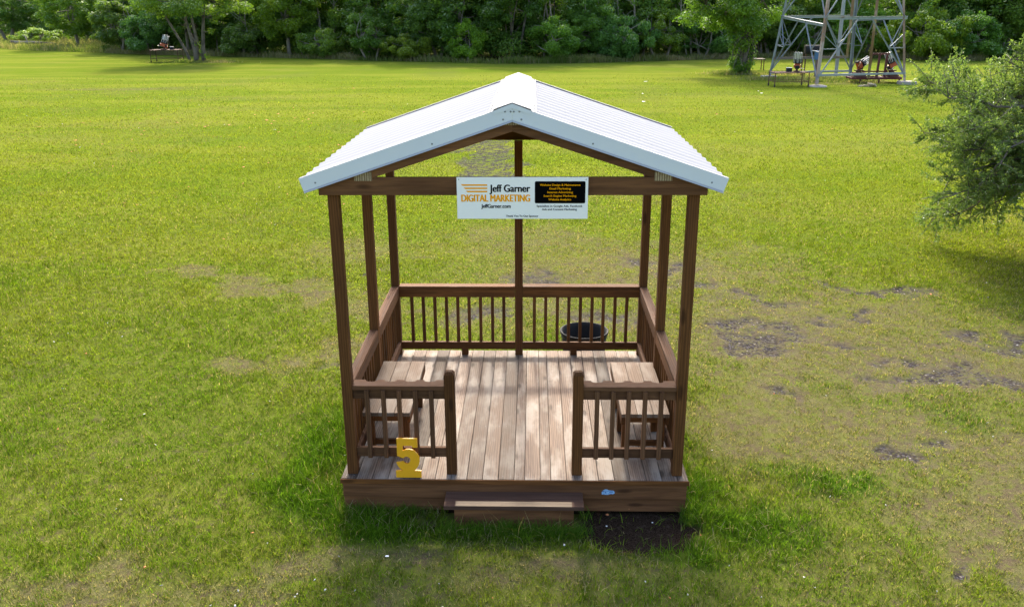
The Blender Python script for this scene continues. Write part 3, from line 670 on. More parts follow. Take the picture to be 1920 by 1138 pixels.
# ------------------------------------------------------------------ yellow 5
F5 = empty('station_number', (-.925, .008, 0), True, label='yellow wooden number 5 standing on the deck edge', cat='number')
def five():
    # block numeral with a flat foot, outline in a unit box
    P = [(300,295),(632,295),(632,438),(550,438),(548,408),(393,408),(393,490),(440,468),(500,462),(560,478),(620,530),(655,590),(660,650),(645,710),(610,765),(562,803),(680,808),(680,915),(267,915),(265,810),
         (385,803),(335,770),(300,725),(280,675),(395,660),(405,675),(430,692),(455,696),(485,685),(505,655),(508,625),(495,597),(470,582),(440,580),(415,588),(395,606),(298,568)]
    return [((x-265)/415, (915-y)/620) for x, y in P]
pts = [(-1.037+.224*a, .004+.381*b) for a, b in five()]
MB().prism(pts[::-1], -.004, .016).build('numeral', M['yellow'], F5, .0015)
MB().box(-1.00, -.85, .0165, .09, .002, .020, 0).build('foot_block', M['yellow'], F5)

# ------------------------------------------------------------------ benches
def bench(name, x0, label, mids):
    b = empty(name, (x0+.217, 1.0, 0), True, label=label, cat='bench', group='benches along the side railings')
    for i in range(3): MB().box(x0+i*.1455, x0+i*.1455+.1425, .390, 1.602, .402, .438, 1).build('seat_board', M['bench'], b, .003)
    for yy in mids:
        for xx in (x0+.02, x0+.345):
            l = MB().box(xx, xx+.064, yy, yy+.064, .001, .4015, 2).build('leg', M['stain'], b, .003)
    for yy in (mids[0], mids[-1]): MB().box(x0+.085, x0+.344, yy+.010, yy+.048, .31, .4005, 0).build('apron', M['stain'], b, .002); MB().box(x0+.085, x0+.344, yy+.012, yy+.046, .07, .12, 0).build('stretcher', M['stain'], b, .002)
    for xx in (x0+.001, x0+.397): MB().box(xx, xx+.036, .40, 1.59, .33, .4012, 1).build('side_apron', M['stain'], b, .002)
bench('bench', -1.385, 'low timber bench along the left side railing, behind the yellow number 5', (.47, 1.41))
bench('bench', .963, 'low timber bench along the right side railing of the deck', (.47, .90, 1.41))

# ------------------------------------------------------------------ tub behind the deck
T = empty('tub', (.80, 3.42, G), label='round black plastic tub standing behind the back railing', cat='tub')
MB().lathe([(.235, .0), (.255, .06), (.275, .40), (.288, .405), (.292, .425), (.300, .43), (.300, .452), (.288, .456), (.280, .45), (.262, .40), (.245, .05), (.02, .045), (.001, .045)], 0, 0, 48).build('body', M['black'], T, 0, True)
MB().lathe([(.277, .372), (.284, .376), (.284, .388), (.276, .392)], 0, 0, 48).build('rim_band', M['black'], T, 0, True)

# ------------------------------------------------------------------ lattice tower
TW = empty('lattice_tower', (16.97, 44.1, G), True, label='tall grey steel lattice tower on concrete footings at the far side of the lawn', cat='tower')
U_ = Vector((.974, .227, 0)); V_ = Vector((-.227, .974, 0)); TC = Vector((16.97, 44.1, 0)); HB = 2.64
TOPZ = 15.0
def leg_pt(a, b, z): s_ = HB-(z-G)*.098; return TC+U_*(a*s_)+V_*(b*s_)+Vector((0, 0, z))
C4 = [(-1, -1), (1, -1), (1, 1), (-1, 1)]
for i, (a, b) in enumerate(C4):
    p0, p1 = leg_pt(a, b, G+.12), leg_pt(a, b, TOPZ); mt = M['galv_rust'] if i in (0, 1) else M['galv']
    L = MB(); t = .13
    inw = (-a*U_).normalized(); inv_ = (-b*V_).normalized()
    L.beam(p0+inw*t*.5, p1+inw*t*.5, .016, t, tuple(inw)); L.beam(p0+inv_*t*.5, p1+inv_*t*.5, .016, t, tuple(inv_))
    L.build('leg', mt, TW)
    f = leg_pt(a, b, G)
    if i == 0: MB().lathe([(.001, .10+G), (.30, .095+G), (.46, .06+G), (.50, -.05+G)], f.x+.05, f.y-.15, 20).build('footing', M['concrete'], TW, 0, True)
    else: MB().box(f.x-.38, f.x+.42, f.y-.45, f.y+.25, G-.05, G+.17, 0).build('footing', M['concrete'], TW, .01)
def br(name, p, q, w_=.06, mat='galv'):
    MB().beam(p, q, .012, w_, (0, 0, 1)).beam(Vector(p)+Vector((0, 0, w_/2-.006)), Vector(q)+Vector((0, 0, w_/2-.006)), w_, .012, (0, 0, 1)).build(name, M[mat], TW)
levels = [3.05, 6.3, 9.3, 12.0, 14.4]
for fi in range(4):
    A, B = C4[fi], C4[(fi+1) % 4]
    zl = G+.35
    for li, zt in enumerate(levels):
        a0, b0, a1, b1 = leg_pt(*A, zl), leg_pt(*B, zl), leg_pt(*A, zt), leg_pt(*B, zt)
        if li == 0 and fi == 1: b1 = leg_pt(*B, zt-.2)
        if li == 0 and fi == 3: b1 = leg_pt(*B, zt-.35)
        ext = (b1-a1).normalized()*(.15 if li == 0 and fi == 0 else 0)
        br('girder', a1-ext*0, b1+ext, .15 if li == 0 else .07)
        m1 = a1.lerp(b1, .42); m2 = a1.lerp(b1, .58)
        if li: m1 = m2 = a1.lerp(b1, .5)
        br('brace', a0, m1, .075); br('brace', b0, m2, .075)
        ha, hb = a0.lerp(m1, .5), b0.lerp(m2, .5); la, lb = a0.lerp(a1, .5), b0.lerp(b1, .5)
        for p, q in ((ha, la), (hb, lb), (ha, a1), (hb, b1)): br('strut', p, q, .045)
        if li == 0:
            for p, q in ((ha, leg_pt(*A, zl+.75*(zt-zl))), (hb, leg_pt(*B, zl+.75*(zt-zl)))): br('strut', p, q, .035)
        zl = zt
    # low rail between the legs
    if fi in (0, 2):
        z_ = .22 if fi == 0 else -.02
        MB().beam(leg_pt(*A, z_), leg_pt(*B, z_), .05, .11).build('low_rail', M['galv'], TW)
for lf, w_ in (((-.26, -1.0)), .07), ((.30, -.95), .07):    # two standing pipes inside the front face
    p = TC+U_*(lf[0]*HB)+V_*(lf[1]*HB*.8); MB().tube([(p.x, p.y, G+1.45 if lf[0] < 0 else G+.3), (p.x-.05, p.y, 9.3)], w_, 10).build('riser_pipe', M['galv_rust'], TW, 0, True)
MB().beam(leg_pt(-1, 1, .78), leg_pt(.9, 1, .78), .06, .14).build('timber_rail', M['greywood'], TW)
for (x_, y_) in ((18.2, 47.6),): MB().box(x_-.09, x_+.09, y_, y_+.12, G, 5, 2).build('service_pole', M['galv'], TW)

# ------------------------------------------------------------------ clay traps and their stands
def trap(loc, tilt, yaw, label, scale=1.):
    t = empty('clay_trap', loc, label=label, cat='clay trap', group='automatic clay target traps'); t.rotation_euler = (0, 0, yaw); t.scale = (scale,)*3
    MB().box(-.20, .20, -.16, .16, .0, .05).box(-.05, .05, -.05, .05, .05, .22, 2).build('base', M['rust'], t, .005)
    MT = Matrix.Translation((0, 0, .30)) @ Matrix.Rotation(tilt, 4, 'Y')
    def xf(mb): mb.v = [tuple(MT @ Vector(p)) for p in mb.v]; return mb
    bd = MB().box(-.19, .15, -.17, .17, -.09, .05).box(-.14, .22, -.12, .12, .05, .12).box(.12, .26, -.05, .13, -.14, .0)
    xf(bd).build('housing', M['orange'], t, .012)
    xf(MB().box(-.27, -.18, -.10, .10, -.13, .03).box(.15, .24, -.15, -.06, -.05, .08)).build('motor', M['black'], t, .01)
    xf(MB().lathe([(.001, .13), (.20, .13), (.21, .14), (.21, .17), (.02, .17), (.001, .17)], 0, 0, 24)).build('carousel', M['black'], t)
    for k in range(8):
        a = 2*math.pi*k/8; cx, cy = .15*math.cos(a), .15*math.sin(a)
        mb = MB()
        for j in range(3):
            b_ = a+2*math.pi*j/3; mb.tube([(cx+.05*math.cos(b_), cy+.05*math.sin(b_), .17), (cx+.05*math.cos(b_), cy+.05*math.sin(b_), .66)], .012, 6, 0)
        mb.lathe([(.045, .17), (.048, .19), (.048, .34), (.001, .345)], cx, cy, 10, 1)
        xf(mb).build('target_tube', [M['silver'], M['black']], t)
    xf(MB().beam((0, -.05, -.11), (-.25, -.35, -.11), .03, .015)).build('throwing_arm', M['silver'], t)
    return t
def wheeled_table(loc, yaw, L, Wd, Hh, label):
    t = empty('wheeled_table', loc, label=label, cat='table'); t.rotation_euler = (0, 0, yaw)
    MB().box(-L/2, L/2, -Wd/2, Wd/2, Hh-.03, Hh).build('table_top', M['rust'], t, .003)
    for sx in (-1, 1):
        for sy in (-1, 1):
            x_, y_ = sx*(L/2-.03), sy*(Wd/2-.03)
            MB().box(x_-.02, x_+.02, y_-.02, y_+.02, .14, Hh-.03, 2).build('leg', M['rust'], t)
            c = MB(); c.tube([(x_-.02, y_, .075), (x_+.02, y_, .075)], .075, 14).box(x_-.03, x_+.03, y_-.012, y_+.012, .08, .15); c.build('caster', M['black'], t)
    for sy in (-1, 1): MB().box(-L/2+.03, L/2-.03, sy*(Wd/2-.03)-.012, sy*(Wd/2-.03)+.012, .27, .295, 0).build('stretcher', M['rust'], t)
    for sx in (-1, 1): MB().box(sx*(L/2-.03)-.012, sx*(L/2-.03)+.012, -Wd/2+.03, Wd/2-.03, .272, .293, 1).build('stretcher', M['rust'], t)
    return t
wheeled_table((13.60, 41.1, G), R_(4), 1.85, 1.05, .74, 'rusty wheeled table left of the tower foot carrying one clay trap')
trap((14.02, 41.25, G+.741), R_(-6), R_(75), 'upright orange clay trap on the rusty table left of the tower foot', 1.02)
wheeled_table((-28.25, 63.3, G), R_(3), 2.15, 1.3, .92, 'rusty wheeled table beside the multi stemmed tree at left')
trap((-28.35, 63.2, G+.921), R_(22), R_(0), 'clay trap tilted right on the far table beside the multi stemmed tree', 1.15)
def battery(loc, label):
    b = empty('battery', loc, label=label, cat='battery'); MB().box(-.14, .14, -.09, .09, 0, .19).build('case', M['black'], b, .01); MB().box(-.13, .13, -.085, .085, .191, .215).build('lid', M['white'], b, .005)
    MB().tube([(-.1, 0, .2), (-.06, 0, .29), (.06, 0, .29), (.1, 0, .2)], .008, 6).build('handle', M['black'], b)
battery((13.60, 41.2, G+.741), 'black and white battery box beside the trap on the near rusty table')
battery((-27.75, 63.2, G+.921), 'small dark battery box on the far table by the multi stemmed tree')
# dark red trailer frame with two traps under the tower
TR = empty('trailer_frame', (18.8, 43.2, G), label='dark red steel frame trailer under the tower carrying two clay traps', cat='trailer')
mb = MB(); mb.box(-1.35, 1.35, -.50, -.40, .20, .32, 0).box(-1.35, 1.35, .40, .50, .20, .32, 0)
for xx in (-1.35, -.45, .35, 1.25): mb.box(xx, xx+.10, -.398, .398, .21, .31, 1)
mb.build('chassis', M['red_steel'], TR, .004)
for xx in (-.9, .1, 1.2): MB().box(xx, xx+.07, -.47, -.41, .0, .199, 2).build('foot', M['red_steel'], TR)
for xx in (-.42, .02, .42):
    MB().beam((xx, -.35 if xx else .2, .32), (xx+.04, -.35 if xx else .2, 1.48), .10, .10, (0, 1, 0)).build('upright', M['red_steel'], TR)
MB().beam((-.50, -.35, 1.53), (.56, -.35, 1.53), .08, .09).build('crossbar', M['red_steel'], TR)
MB().beam((-.8, -.35, .62), (.42, -.35, .62), .06, .07).build('crossbar', M['red_steel'], TR)
MB().beam((.46, -.35, .72), (.72, -.35, .33), .06, .08).build('diagonal_brace', M['red_steel'], TR)
MB().box(-1.25, -.5, -.38, .38, .325, .36).box(.55, 1.3, -.38, .38, .325, .36).build('deck_plate', M['rust'], TR)
def motor_base(x, label):
    b = empty('trap_base', (x, 43.2, G+.362), label=label, cat='machine base', group='oscillating machine bases on the trailer')
    MB().box(-.34, .34, -.25, .25, 0, .06).box(-.30, .30, -.22, .22, .14, .19).build('frame_plate', M['rust'], b, .005)
    for sx in (-1, 1): MB().tube([(sx*.24, -.2, .10), (sx*.24, .2, .10)], .05, 12).build('roller', M['black'], b)
    MB().box(-.06, .10, -.1, .1, .061, .139).build('motor', M['black'], b, .01)
    MB().lathe([(.001, .26), (.14, .26), (.15, .191)], 0, 0, 16).build('turntable', M['rust'], b)
motor_base(17.95, 'oscillating machine base on the left end of the dark red trailer'); motor_base(19.72, 'oscillating machine base on the right end of the dark red trailer')
trap((17.95, 43.2, G+.623), R_(62), R_(20), 'orange clay trap tipped well over on the left end of the red trailer', 1.0)
trap((19.72, 43.2, G+.623), R_(-28), R_(5), 'orange clay trap leaning left on the right end of the red trailer', 1.05)
TK = empty('rusty_tank', (16.75, 47.9, G), label='rusty brown tank raised on legs behind the tower legs', cat='tank')
MB().tube([(-.46, 0, 1.50), (-.44, 0, 1.50), (.44, 0, 1.50), (.46, 0, 1.50)], [.22, .28, .28, .22], 20).build('barrel', M['black'], TK, 0)
for x_ in (-.45, .45):
    for y_ in (-.3, .3): MB().box(x_-.03, x_+.03, y_-.03, y_+.03, 0, 1.28, 2).build('leg', M['rust'], TK)
MB().tube([(-.5, -.2, 1.9), (-.7, -.3, 2.2), (-1.1, -.3, 1.3)], .03, 8).build('hose', M['black'], TK)
BB = empty('blue_box', (16.45, 46.0, G), label='small blue steel box on a post inside the tower', cat='utility box')
MB().box(-.12, .12, -.08, .08, 1.05, 1.55, 2).build('housing', M['blue'], BB, .01); MB().box(-.04, .04, -.03, .03, 0, 1.05, 2).build('post', M['greywood'], BB)
MB().box(-.10, .10, -.087, -.081, 1.08, 1.52, 2).build('door', M['blue'], BB)
ST2 = empty('small_table', (14.3, 52.5, G), label='small grey table behind the left leg of the tower', cat='table')
MB().box(-.8, .8, -.4, .4, .68, .73).build('table_top', M['greywood'], ST2)
for sx in (-.75, .7):
    for sy in (-.35, .3): MB().box(sx, sx+.05, sy, sy+.05, 0, .68, 2).build('leg', M['rust'], ST2)
# rubble heap in front of the tower
def chunk(r, seed, flat=.6):
    rn = random.Random(seed); mb = MB(); vs = []; fs = []; n = 7; mrow = 4
    for i in range(mrow+1):
        ph = math.pi*i/mrow
        for k in range(n):
            a = 2*math.pi*k/n; q = r*rn.uniform(.72, 1.1); vs.append((q*math.sin(ph)*math.cos(a), q*math.sin(ph)*math.sin(a), q*flat*math.cos(ph)))
    for i in range(mrow):
        for k in range(n): fs.append((i*n+k, (i+1)*n+k, (i+1)*n+(k+1) % n, i*n+(k+1) % n))
    return mb.add(vs, fs)
mb = MB()
for i in range(26):
    c = chunk(random.uniform(.04, .13), i); dx, dy = random.gauss(0, .22), random.gauss(0, .12); dz = max(0, .16-abs(dx)*.35)*random.random()
    mb.add([(p[0]+dx, p[1]+dy, p[2]+dz+.02) for p in c.v], c.f)
o = mb.build('rubble_heap', plain('pale_rubble', (.36, .30, .20), .95, 0, .35, 9), None); o.location = (17.75, 40.8, G); tag(o, 'small heap of broken rubble in front of the tower', 'rubble heap')

# ------------------------------------------------------------------ litter
LB = [((6.42, 43.77), .26, .05, 'long pale fragment on the lawn beyond the roof ridge, farthest of three in a row'), ((5.47, 36.97), .10, .07, 'small white fragment on the lawn, middle of three in a row beyond the roof'),
      ((5.1, 33.41), .15, .08, 'pale fragment on the lawn, nearest of three in a row beyond the roof'), ((11.23, 37.06), .11, .08, 'white scrap on the lawn in front of the tower, nearer of two'),
      ((11.33, 38.12), .06, .05, 'tiny white scrap on the lawn in front of the tower, farther of two'), ((-1.72, 1.75), .045, .04, 'crumpled white scrap in the long grass left of the deck'),
      ((-1.02, -.72), .028, .016, 'pale pinkish flake on the lawn in front of the deck'), ((1.02, .02), .02, .018, 'orange clay chip on the dark soil beside the step'),
      ((.82, -.08), .026, .02, 'larger pinkish orange clay chip on the dark soil, nearest the step'), ((.80, -.26), .016, .014, 'small white pebble on the near left rim of the dark soil'), ((1.20, -.20), .013, .012, 'tiny white pebble in the middle of the dark soil')]
LOG = MB(); rl = random.Random(3); limb_pts = [(-2.4, 0, .28), (-1.2, .1, .22), (0, -.1, .24), (1.3, .15, .16), (2.3, .1, .12)]; LOG.tube(limb_pts, [.17, .16, .14, .11, .07], 9)
LOG.tube([(-.6, 0, .3), (-.9, .3, .8), (-1.3, .4, 1.0)], [.08, .06, .03], 6).tube([(.6, 0, .24), (.9, -.4, .5)], [.06, .03], 6)
o = LOG.build('fallen_log', M['bark_pale'], None, 0, True); o.location = (-52.5, 88.5, G+.25); tag(o, 'pale fallen log lying on the straw verge at far left', 'log')
for i, ((x_, y_), a, b_, lab) in enumerate(LB):
    c = chunk(1, 70+i, .28); c.v = [(p[0]*a*.6, p[1]*b_*.8, p[2]*b_*.8) for p in c.v]
    o = c.build('debris_scrap', M['claybit'] if 'orange' in lab else M['white'], None); o.location = (x_, y_, G+.045 if y_ < 30 else G+.05); o.rotation_euler = (0, 0, random.uniform(-.5, .5)); tag(o, lab, 'litter')
def bits(n, name, mat, label, seed, sz=(.006, .016), cl=0):
    r = np.random.default_rng(seed); yy = -1.4+38*r.random(n)**1.7; xx = (r.random(n)-.5)*1.2*(yy+6.8)
    if cl: yy[:cl] = r.normal(23, 5.5, cl); xx[:cl] = r.uniform(-17, -2, cl)
    k = ~((np.abs(xx) < 1.6) & (yy > -.25) & (yy < 3.1)); xx, yy = xx[k], yy[k]; n = len(xx)
    s_ = r.uniform(*sz, n)*np.maximum(1, (yy+6.8)/(9 if cl else 15)); a = r.uniform(0, 6.28, n)
    V = np.zeros((n, 4, 3))
    for q in range(4):
        V[:, q, 0] = xx+s_*np.cos(a+q*1.57)*(1 if q % 2 else .6); V[:, q, 1] = yy+s_*np.sin(a+q*1.57)*(1 if q % 2 else .6); V[:, q, 2] = G+.042+r.uniform(0, .02, n)
    F_ = (np.arange(n)[:, None]*4+np.array([[0, 1, 2, 3]])); me_ = np_mesh(name, V.reshape(-1, 3), F_, None, [mat])
    o = bpy.data.objects.new(name, me_); COL.objects.link(o); s2 = o.modifiers.new('thick', 'SOLIDIFY'); s2.thickness = .004; tag(o, label, 'litter', kind='stuff')
bits(210, 'white_flecks', M['fleck'], 'white flecks of wad and shell scattered over the lawn', 5)
bits(170, 'orange_clay_chips', M['claybit'], 'orange clay target chips scattered over the lawn', 6, (.006, .020), 110)

# ------------------------------------------------------------------ foliage
def leaf_cloud(centres, radii, n, size, seed, up=.35, shell=.25, tint=None):
    """diamond leaves scattered in clumps; returns V,F,rnd"""
    r = np.random.default_rng(seed); centres = np.array(centres); radii = np.array(radii)
    pw = (radii.prod(1) if radii.ndim > 1 else radii**2); pw = pw/pw.sum(); idx = r.choice(len(centres), n, p=pw)
    d = r.normal(size=(n, 3)); d /= np.linalg.norm(d, axis=1)[:, None]
    rad = shell+(1-shell)*r.random(n)**.6+np.abs(r.normal(0, .16, n))
    P = centres[idx]+d*(radii[idx] if radii.ndim > 1 else radii[idx][:, None])*rad[:, None]
    nrm = d*.7+r.normal(size=(n, 3))*.6+np.array([0, 0, up]); nrm /= np.linalg.norm(nrm, axis=1)[:, None]
    t = np.cross(nrm, r.normal(size=(n, 3))); t /= np.linalg.norm(t, axis=1)[:, None]; b = np.cross(nrm, t)
    s = size*r.uniform(.6, 1.4, n)[:, None]
    V = np.stack([P-t*s, P+b*s*.45, P+t*s, P-b*s*.45], 1).reshape(-1, 3)
    F_ = np.arange(n)[:, None]*4+np.array([[0, 1, 2, 3]])
    cl = r.random(len(centres))[idx]*.6+r.random(n)*.4
    if tint is not None: cl = np.clip(cl+np.array(tint)[idx], 0, 1)
    return V, F_, np.repeat(cl, 4)
def clumps(rx, rz, zc, n, r0, r1, seed, low=0.):
    r = random.Random(seed); C_, R2 = [], []
    for i in range(n):
        a = r.uniform(0, 2*math.pi); u = r.uniform(-1, 1); q = r.uniform(.55, 1.0)
        st = math.sqrt(1-u*u)
        x, y, z = rx*q*st*math.cos(a), rx*q*st*math.sin(a), zc+rz*q*u
        if z < low+.2: z = low+.2+r.random()*.3
        k = r.uniform(r0, r1); C_.append((x, y, z)); R2.append((k, k, k*r.uniform(.55, .8)))
    return C_, R2
def limb(mb, p0, p1, r0, r1, bend, rn, n=6, sides=7):
    p0, p1 = Vector(p0), Vector(p1); off = Vector((rn.gauss(0, 1), rn.gauss(0, 1), rn.gauss(0, .4)))*bend
    pts = [p0.lerp(p1, i/n)+off*math.sin(math.pi*i/n)+Vector((rn.gauss(0, 1), rn.gauss(0, 1), 0))*bend*.12*(0 < i < n) for i in range(n+1)]
    mb.tube(pts, [r0+(r1-r0)*i/n for i in range(n+1)], sides); return pts
class Proto: pass
PR = {}
def proto(key, rx, rz, zc, ncl, cr_, nleaf, size, seed, stems=3, sr=.09, bark='bark_pale', low=0., tubes=22, topz=None):
    C_, R2 = clumps(rx, rz, zc, int(ncl*1.7), cr_[0]*.55, cr_[1]*.75, seed, low)
    V, F_, rn_ = leaf_cloud(C_, R2, nleaf, size, seed+1)
    me_ = np_mesh('crown', V, F_, {'rnd': ('POINT', rn_)}, [M['leaf']])
    rn = random.Random(seed); mb = MB(); tops = []
    for s_ in range(stems):
        a = rn.uniform(0, 6.28); q = 0 if stems == 1 else rn.uniform(.1, .35)
        end = (rx*.45*math.cos(a)*(stems > 1), rx*.45*math.sin(a)*(stems > 1), zc+rz*rn.uniform(.0, .5))
        tops.append(limb(mb, (q*math.cos(a), q*math.sin(a), -.1), end, sr, sr*.45, .2, rn))
    for i in range(min(tubes, len(C_))):
        t = rn.choice(tops); limb(mb, t[rn.randint(2, 6)], Vector(C_[i])*1.08+Vector((0, 0, .25)), sr*.4, sr*.10, .3, rn, 6, 5)
    tm = mb.mesh('trunk'); tm.materials.append(M[bark]); tm.polygons.foreach_set('use_smooth', [True]*len(tm.polygons))
    PR[key] = (tm, me_)
proto('bushA', 1.75, 1.35, 1.45, 34, (.35, .65), 19000, .072, 101)
proto('bushB', 2.3, 1.15, 1.25, 40, (.35, .7), 17000, .085, 202, 4)
proto('bushC', 1.5, 1.9, 1.9, 36, (.3, .6), 21000, .062, 303, 2)
proto('treeA', 2.6, 3.1, 4.1, 60, (.5, .95), 22000, .105, 404, 1, .16, 'bark_pale', .6, 16)
proto('treeB', 2.3, 3.4, 4.3, 55, (.45, .9), 26000, .082, 505, 3, .12, 'bark', .8, 16)
proto('treeC', 2.9, 2.7, 3.6, 60, (.5, 1.0), 22000, .11, 606, 2, .14, 'bark_pale', .4, 16)
def plant(key, name, loc, sc_, rot, col, label, cat, group):
    e = empty(name, (loc[0], loc[1], G), label=label, cat=cat, group=group); e.rotation_euler = (0, 0, rot); e.scale = sc_
    tm, cm = PR[key]
    t = bpy.data.objects.new('trunk' if cat == 'tree' else 'stems', tm); c = bpy.data.objects.new('crown' if cat == 'tree' else 'foliage', cm)
    for o_ in (t, c): COL.objects.link(o_); o_.parent = e
    c.color = (*col, 1); return e
DK, MD, LT, YG, GG = (.8, .92, .8), (1.1, 1.15, 1.0), (1.45, 1.4, 1.0), (1.8, 1.55, .85), (1.15, 1.25, 1.45)
FR = [ # key, x, y, scale xyz, tint, label
 ('treeC', -62, 101, (1.6, 1.6, 1.25), GG, 'grey green tree at the far left end of the wood, behind the straw verge'),
 ('bushB', -54.5, 93, (1.1, 1.1, .8), YG, 'low yellow green shrub on the straw verge at far left'),
 ('treeA', -47, 87, (1.25, 1.25, .95), LT, 'vine draped rounded tree above the end of the straw verge'),
 ('bushC', -38.5, 77.5, (1.5, 1.5, 1.3), MD, 'tall mid green bush left of the far wheeled table'),
 ('bushA', -34.5, 74.5, (1.3, 1.3, 1.3), GG, 'blue green bush directly behind the far wheeled table'),
 ('treeB', -30, 73, (1.2, 1.2, 1), DK, 'dark tree in the gap behind the multi stemmed tree'),
 ('bushA', -24.5, 70.8, (1.3, 1.3, .95), MD, 'dull green bush right of the multi stemmed tree'),
 ('treeA', -20.5, 70.2, (1.1, 1.1, 1), YG, 'yellow green leafy tree, first tall one right of the multi stemmed tree'),
 ('bushB', -16.7, 67.6, (1.0, 1.0, 1.0), LT, 'light green low shrub over the left roof slope'),
 ('bushC', -12.6, 65, (1.1, 1.1, 1.0), MD, 'narrow mid green bush above the middle of the left roof slope'),
 ('bushB', -9.6, 64.2, (.85, .85, .9), YG, 'low bright shrub with white flowers in front of the wood'),
 ('treeC', -7.2, 65.3, (1, 1, .95), MD, 'broad green tree left of the roof ridge'),
 ('bushA', -4.9, 62.3, (.9, .9, 1.1), YG, 'yellowish bush just left of the roof ridge'),
 ('treeB', -1.2, 62.6, (1.1, 1.1, 1), DK, 'very dark tree directly behind the roof ridge'),
 ('bushA', 1.7, 61.8, (1.15, 1.15, 1.15), LT, 'round bright green bush just right of the roof ridge'),
 ('bushC', 4.3, 62.7, (1.25, 1.25, 1.15), MD, 'tall green bush above the right roof slope'),
 ('bushB', 6.9, 62.9, (1.1, 1.1, 1.45), GG, 'broad grey green bush above the right roof slope'),
 ('bushC', 10.2, 64.5, (1.2, 1.2, 1.15), YG, 'bright topped bush left of the ivy clad tree'),
 ('bushA', 13.6, 66, (1.35, 1.35, 1.25), GG, 'grey green bush behind the ivy clad tree'),
 ('treeC', 19.5, 68.2, (1.1, 1.1, .9), MD, 'green tree behind the left half of the lattice tower'),
 ('bushB', 22.6, 67.5, (1.2, 1.2, 1.3), DK, 'dark bush behind the middle of the lattice tower'),
 ('bushA', 26.3, 66.6, (1.7, 1.7, 1.45), LT, 'large light green bush behind the right leg of the lattice tower'),
 ('bushB', 29.7, 63.2, (1.35, 1.35, 1.6), YG, 'spreading yellow green bush right of the lattice tower'),
 ('bushA', 32.6, 62.4, (1.3, 1.3, 1.25), MD, 'dark green bush between the tower and the near oak'),
 ('treeA', 37.5, 66, (1.2, 1.2, .95), LT, 'pale green tree above the near oak at right')]
for i, (k_, x_, y_, s_, col, lab) in enumerate(FR):
    isT = k_.startswith('tree')
    plant(k_, 'woodland_tree' if isT else 'woodland_bush', (x_, y_), s_, random.uniform(0, 6.28), tuple(c*random.uniform(.92, 1.08) for c in col), lab, 'tree' if isT else 'bush', 'trees at the woodland edge' if isT else 'bushes at the woodland edge')

# the wood behind, one mass: leaf clumps plus stems
def woodland():
    r = random.Random(77); Vs, Fs, Rs = [], [], []; off = 0; stems = MB()
    xs = []
    x = -95.
    while x < 62:
        for row in range(4): xs.append((x+r.uniform(-1.2, 1.2), float(wood_edge(np.array([x]))[0])+3.4+float(np.interp(x, [-48, -38], [17, 0]))+row*3.6+r.uniform(-.8, .8), row))
        x += 3.7
    for j, (x_, y_, row) in enumerate(xs):
        h = r.uniform(6.6, 9.2)+row*.5; rx = r.uniform(2.0, 3.0)
        C_, R2 = clumps(rx, h*.48, h*.53, 80, .3, .8, 1000+j, .3)
        C_ = [(a+x_, b+y_, c+G) for a, b, c in C_]
        n = 9000 if row == 0 else 5000
        V, F_, rn_ = leaf_cloud(C_, R2, n, .13 if row == 0 else .17, 2000+j)
        bias = r.uniform(-.35, .3); rn_ = np.clip(rn_+bias, 0, 1)
        Vs.append(V); Fs.append(F_+off); Rs.append(rn_); off += len(V)
        for q in range(r.choice((1, 1, 2, 3))):
            bx, by = x_+r.uniform(-.8, .8), y_+r.uniform(-1.6, .2)
            pts = limb(stems, (bx, by, G-.1), (bx+r.uniform(-1.2, 1.2), by+r.uniform(-.5, .5), h*.75), r.uniform(.05, .13), .03, .35, r, 7, 6)
            for t in range(3): 
                p = pts[r.randint(2, 6)]; limb(stems, p, p+Vector((r.uniform(-1.6, 1.6), r.uniform(-1.2, .3), r.uniform(.3, 1.5))), .035, .012, .2, r, 5, 5)
    us, ur = [], []
    for j in range(900):   # understorey filling the foot of the wood
        x_ = r.uniform(-95, 62); k = r.uniform(.4, .95); us.append((x_, float(wood_edge(np.array([x_]))[0])+float(np.interp(x_, [-48, -38], [16, 0]))+r.uniform(1.6, 9), G+r.uniform(.1, 1.9))); ur.append((k, k, k*.8))
    V, F_, rn_ = leaf_cloud(us, ur, 150000, .12, 4321); Vs.append(V); Fs.append(F_+off); Rs.append(rn_)
    V = np.concatenate(Vs); F_ = np.concatenate(Fs); rn_ = np.concatenate(Rs); nl = len(F_)
    me_ = np_mesh('woodland', V, F_, {'rnd': ('POINT', rn_)}, [M['leaf']])
    a = bpy.data.objects.new('woodland', me_); COL.objects.link(a); a.color = (1.12, 1.15, 1.0, 1)
    tag(a, 'dense green wood closing off the far side of the lawn', 'woodland', kind='stuff')
    b = stems.build('woodland_stems', M['bark_pale'], None, 0, True); tag(b, 'bare grey stems and branches showing inside the wood', 'woodland', kind='stuff')
woodland()

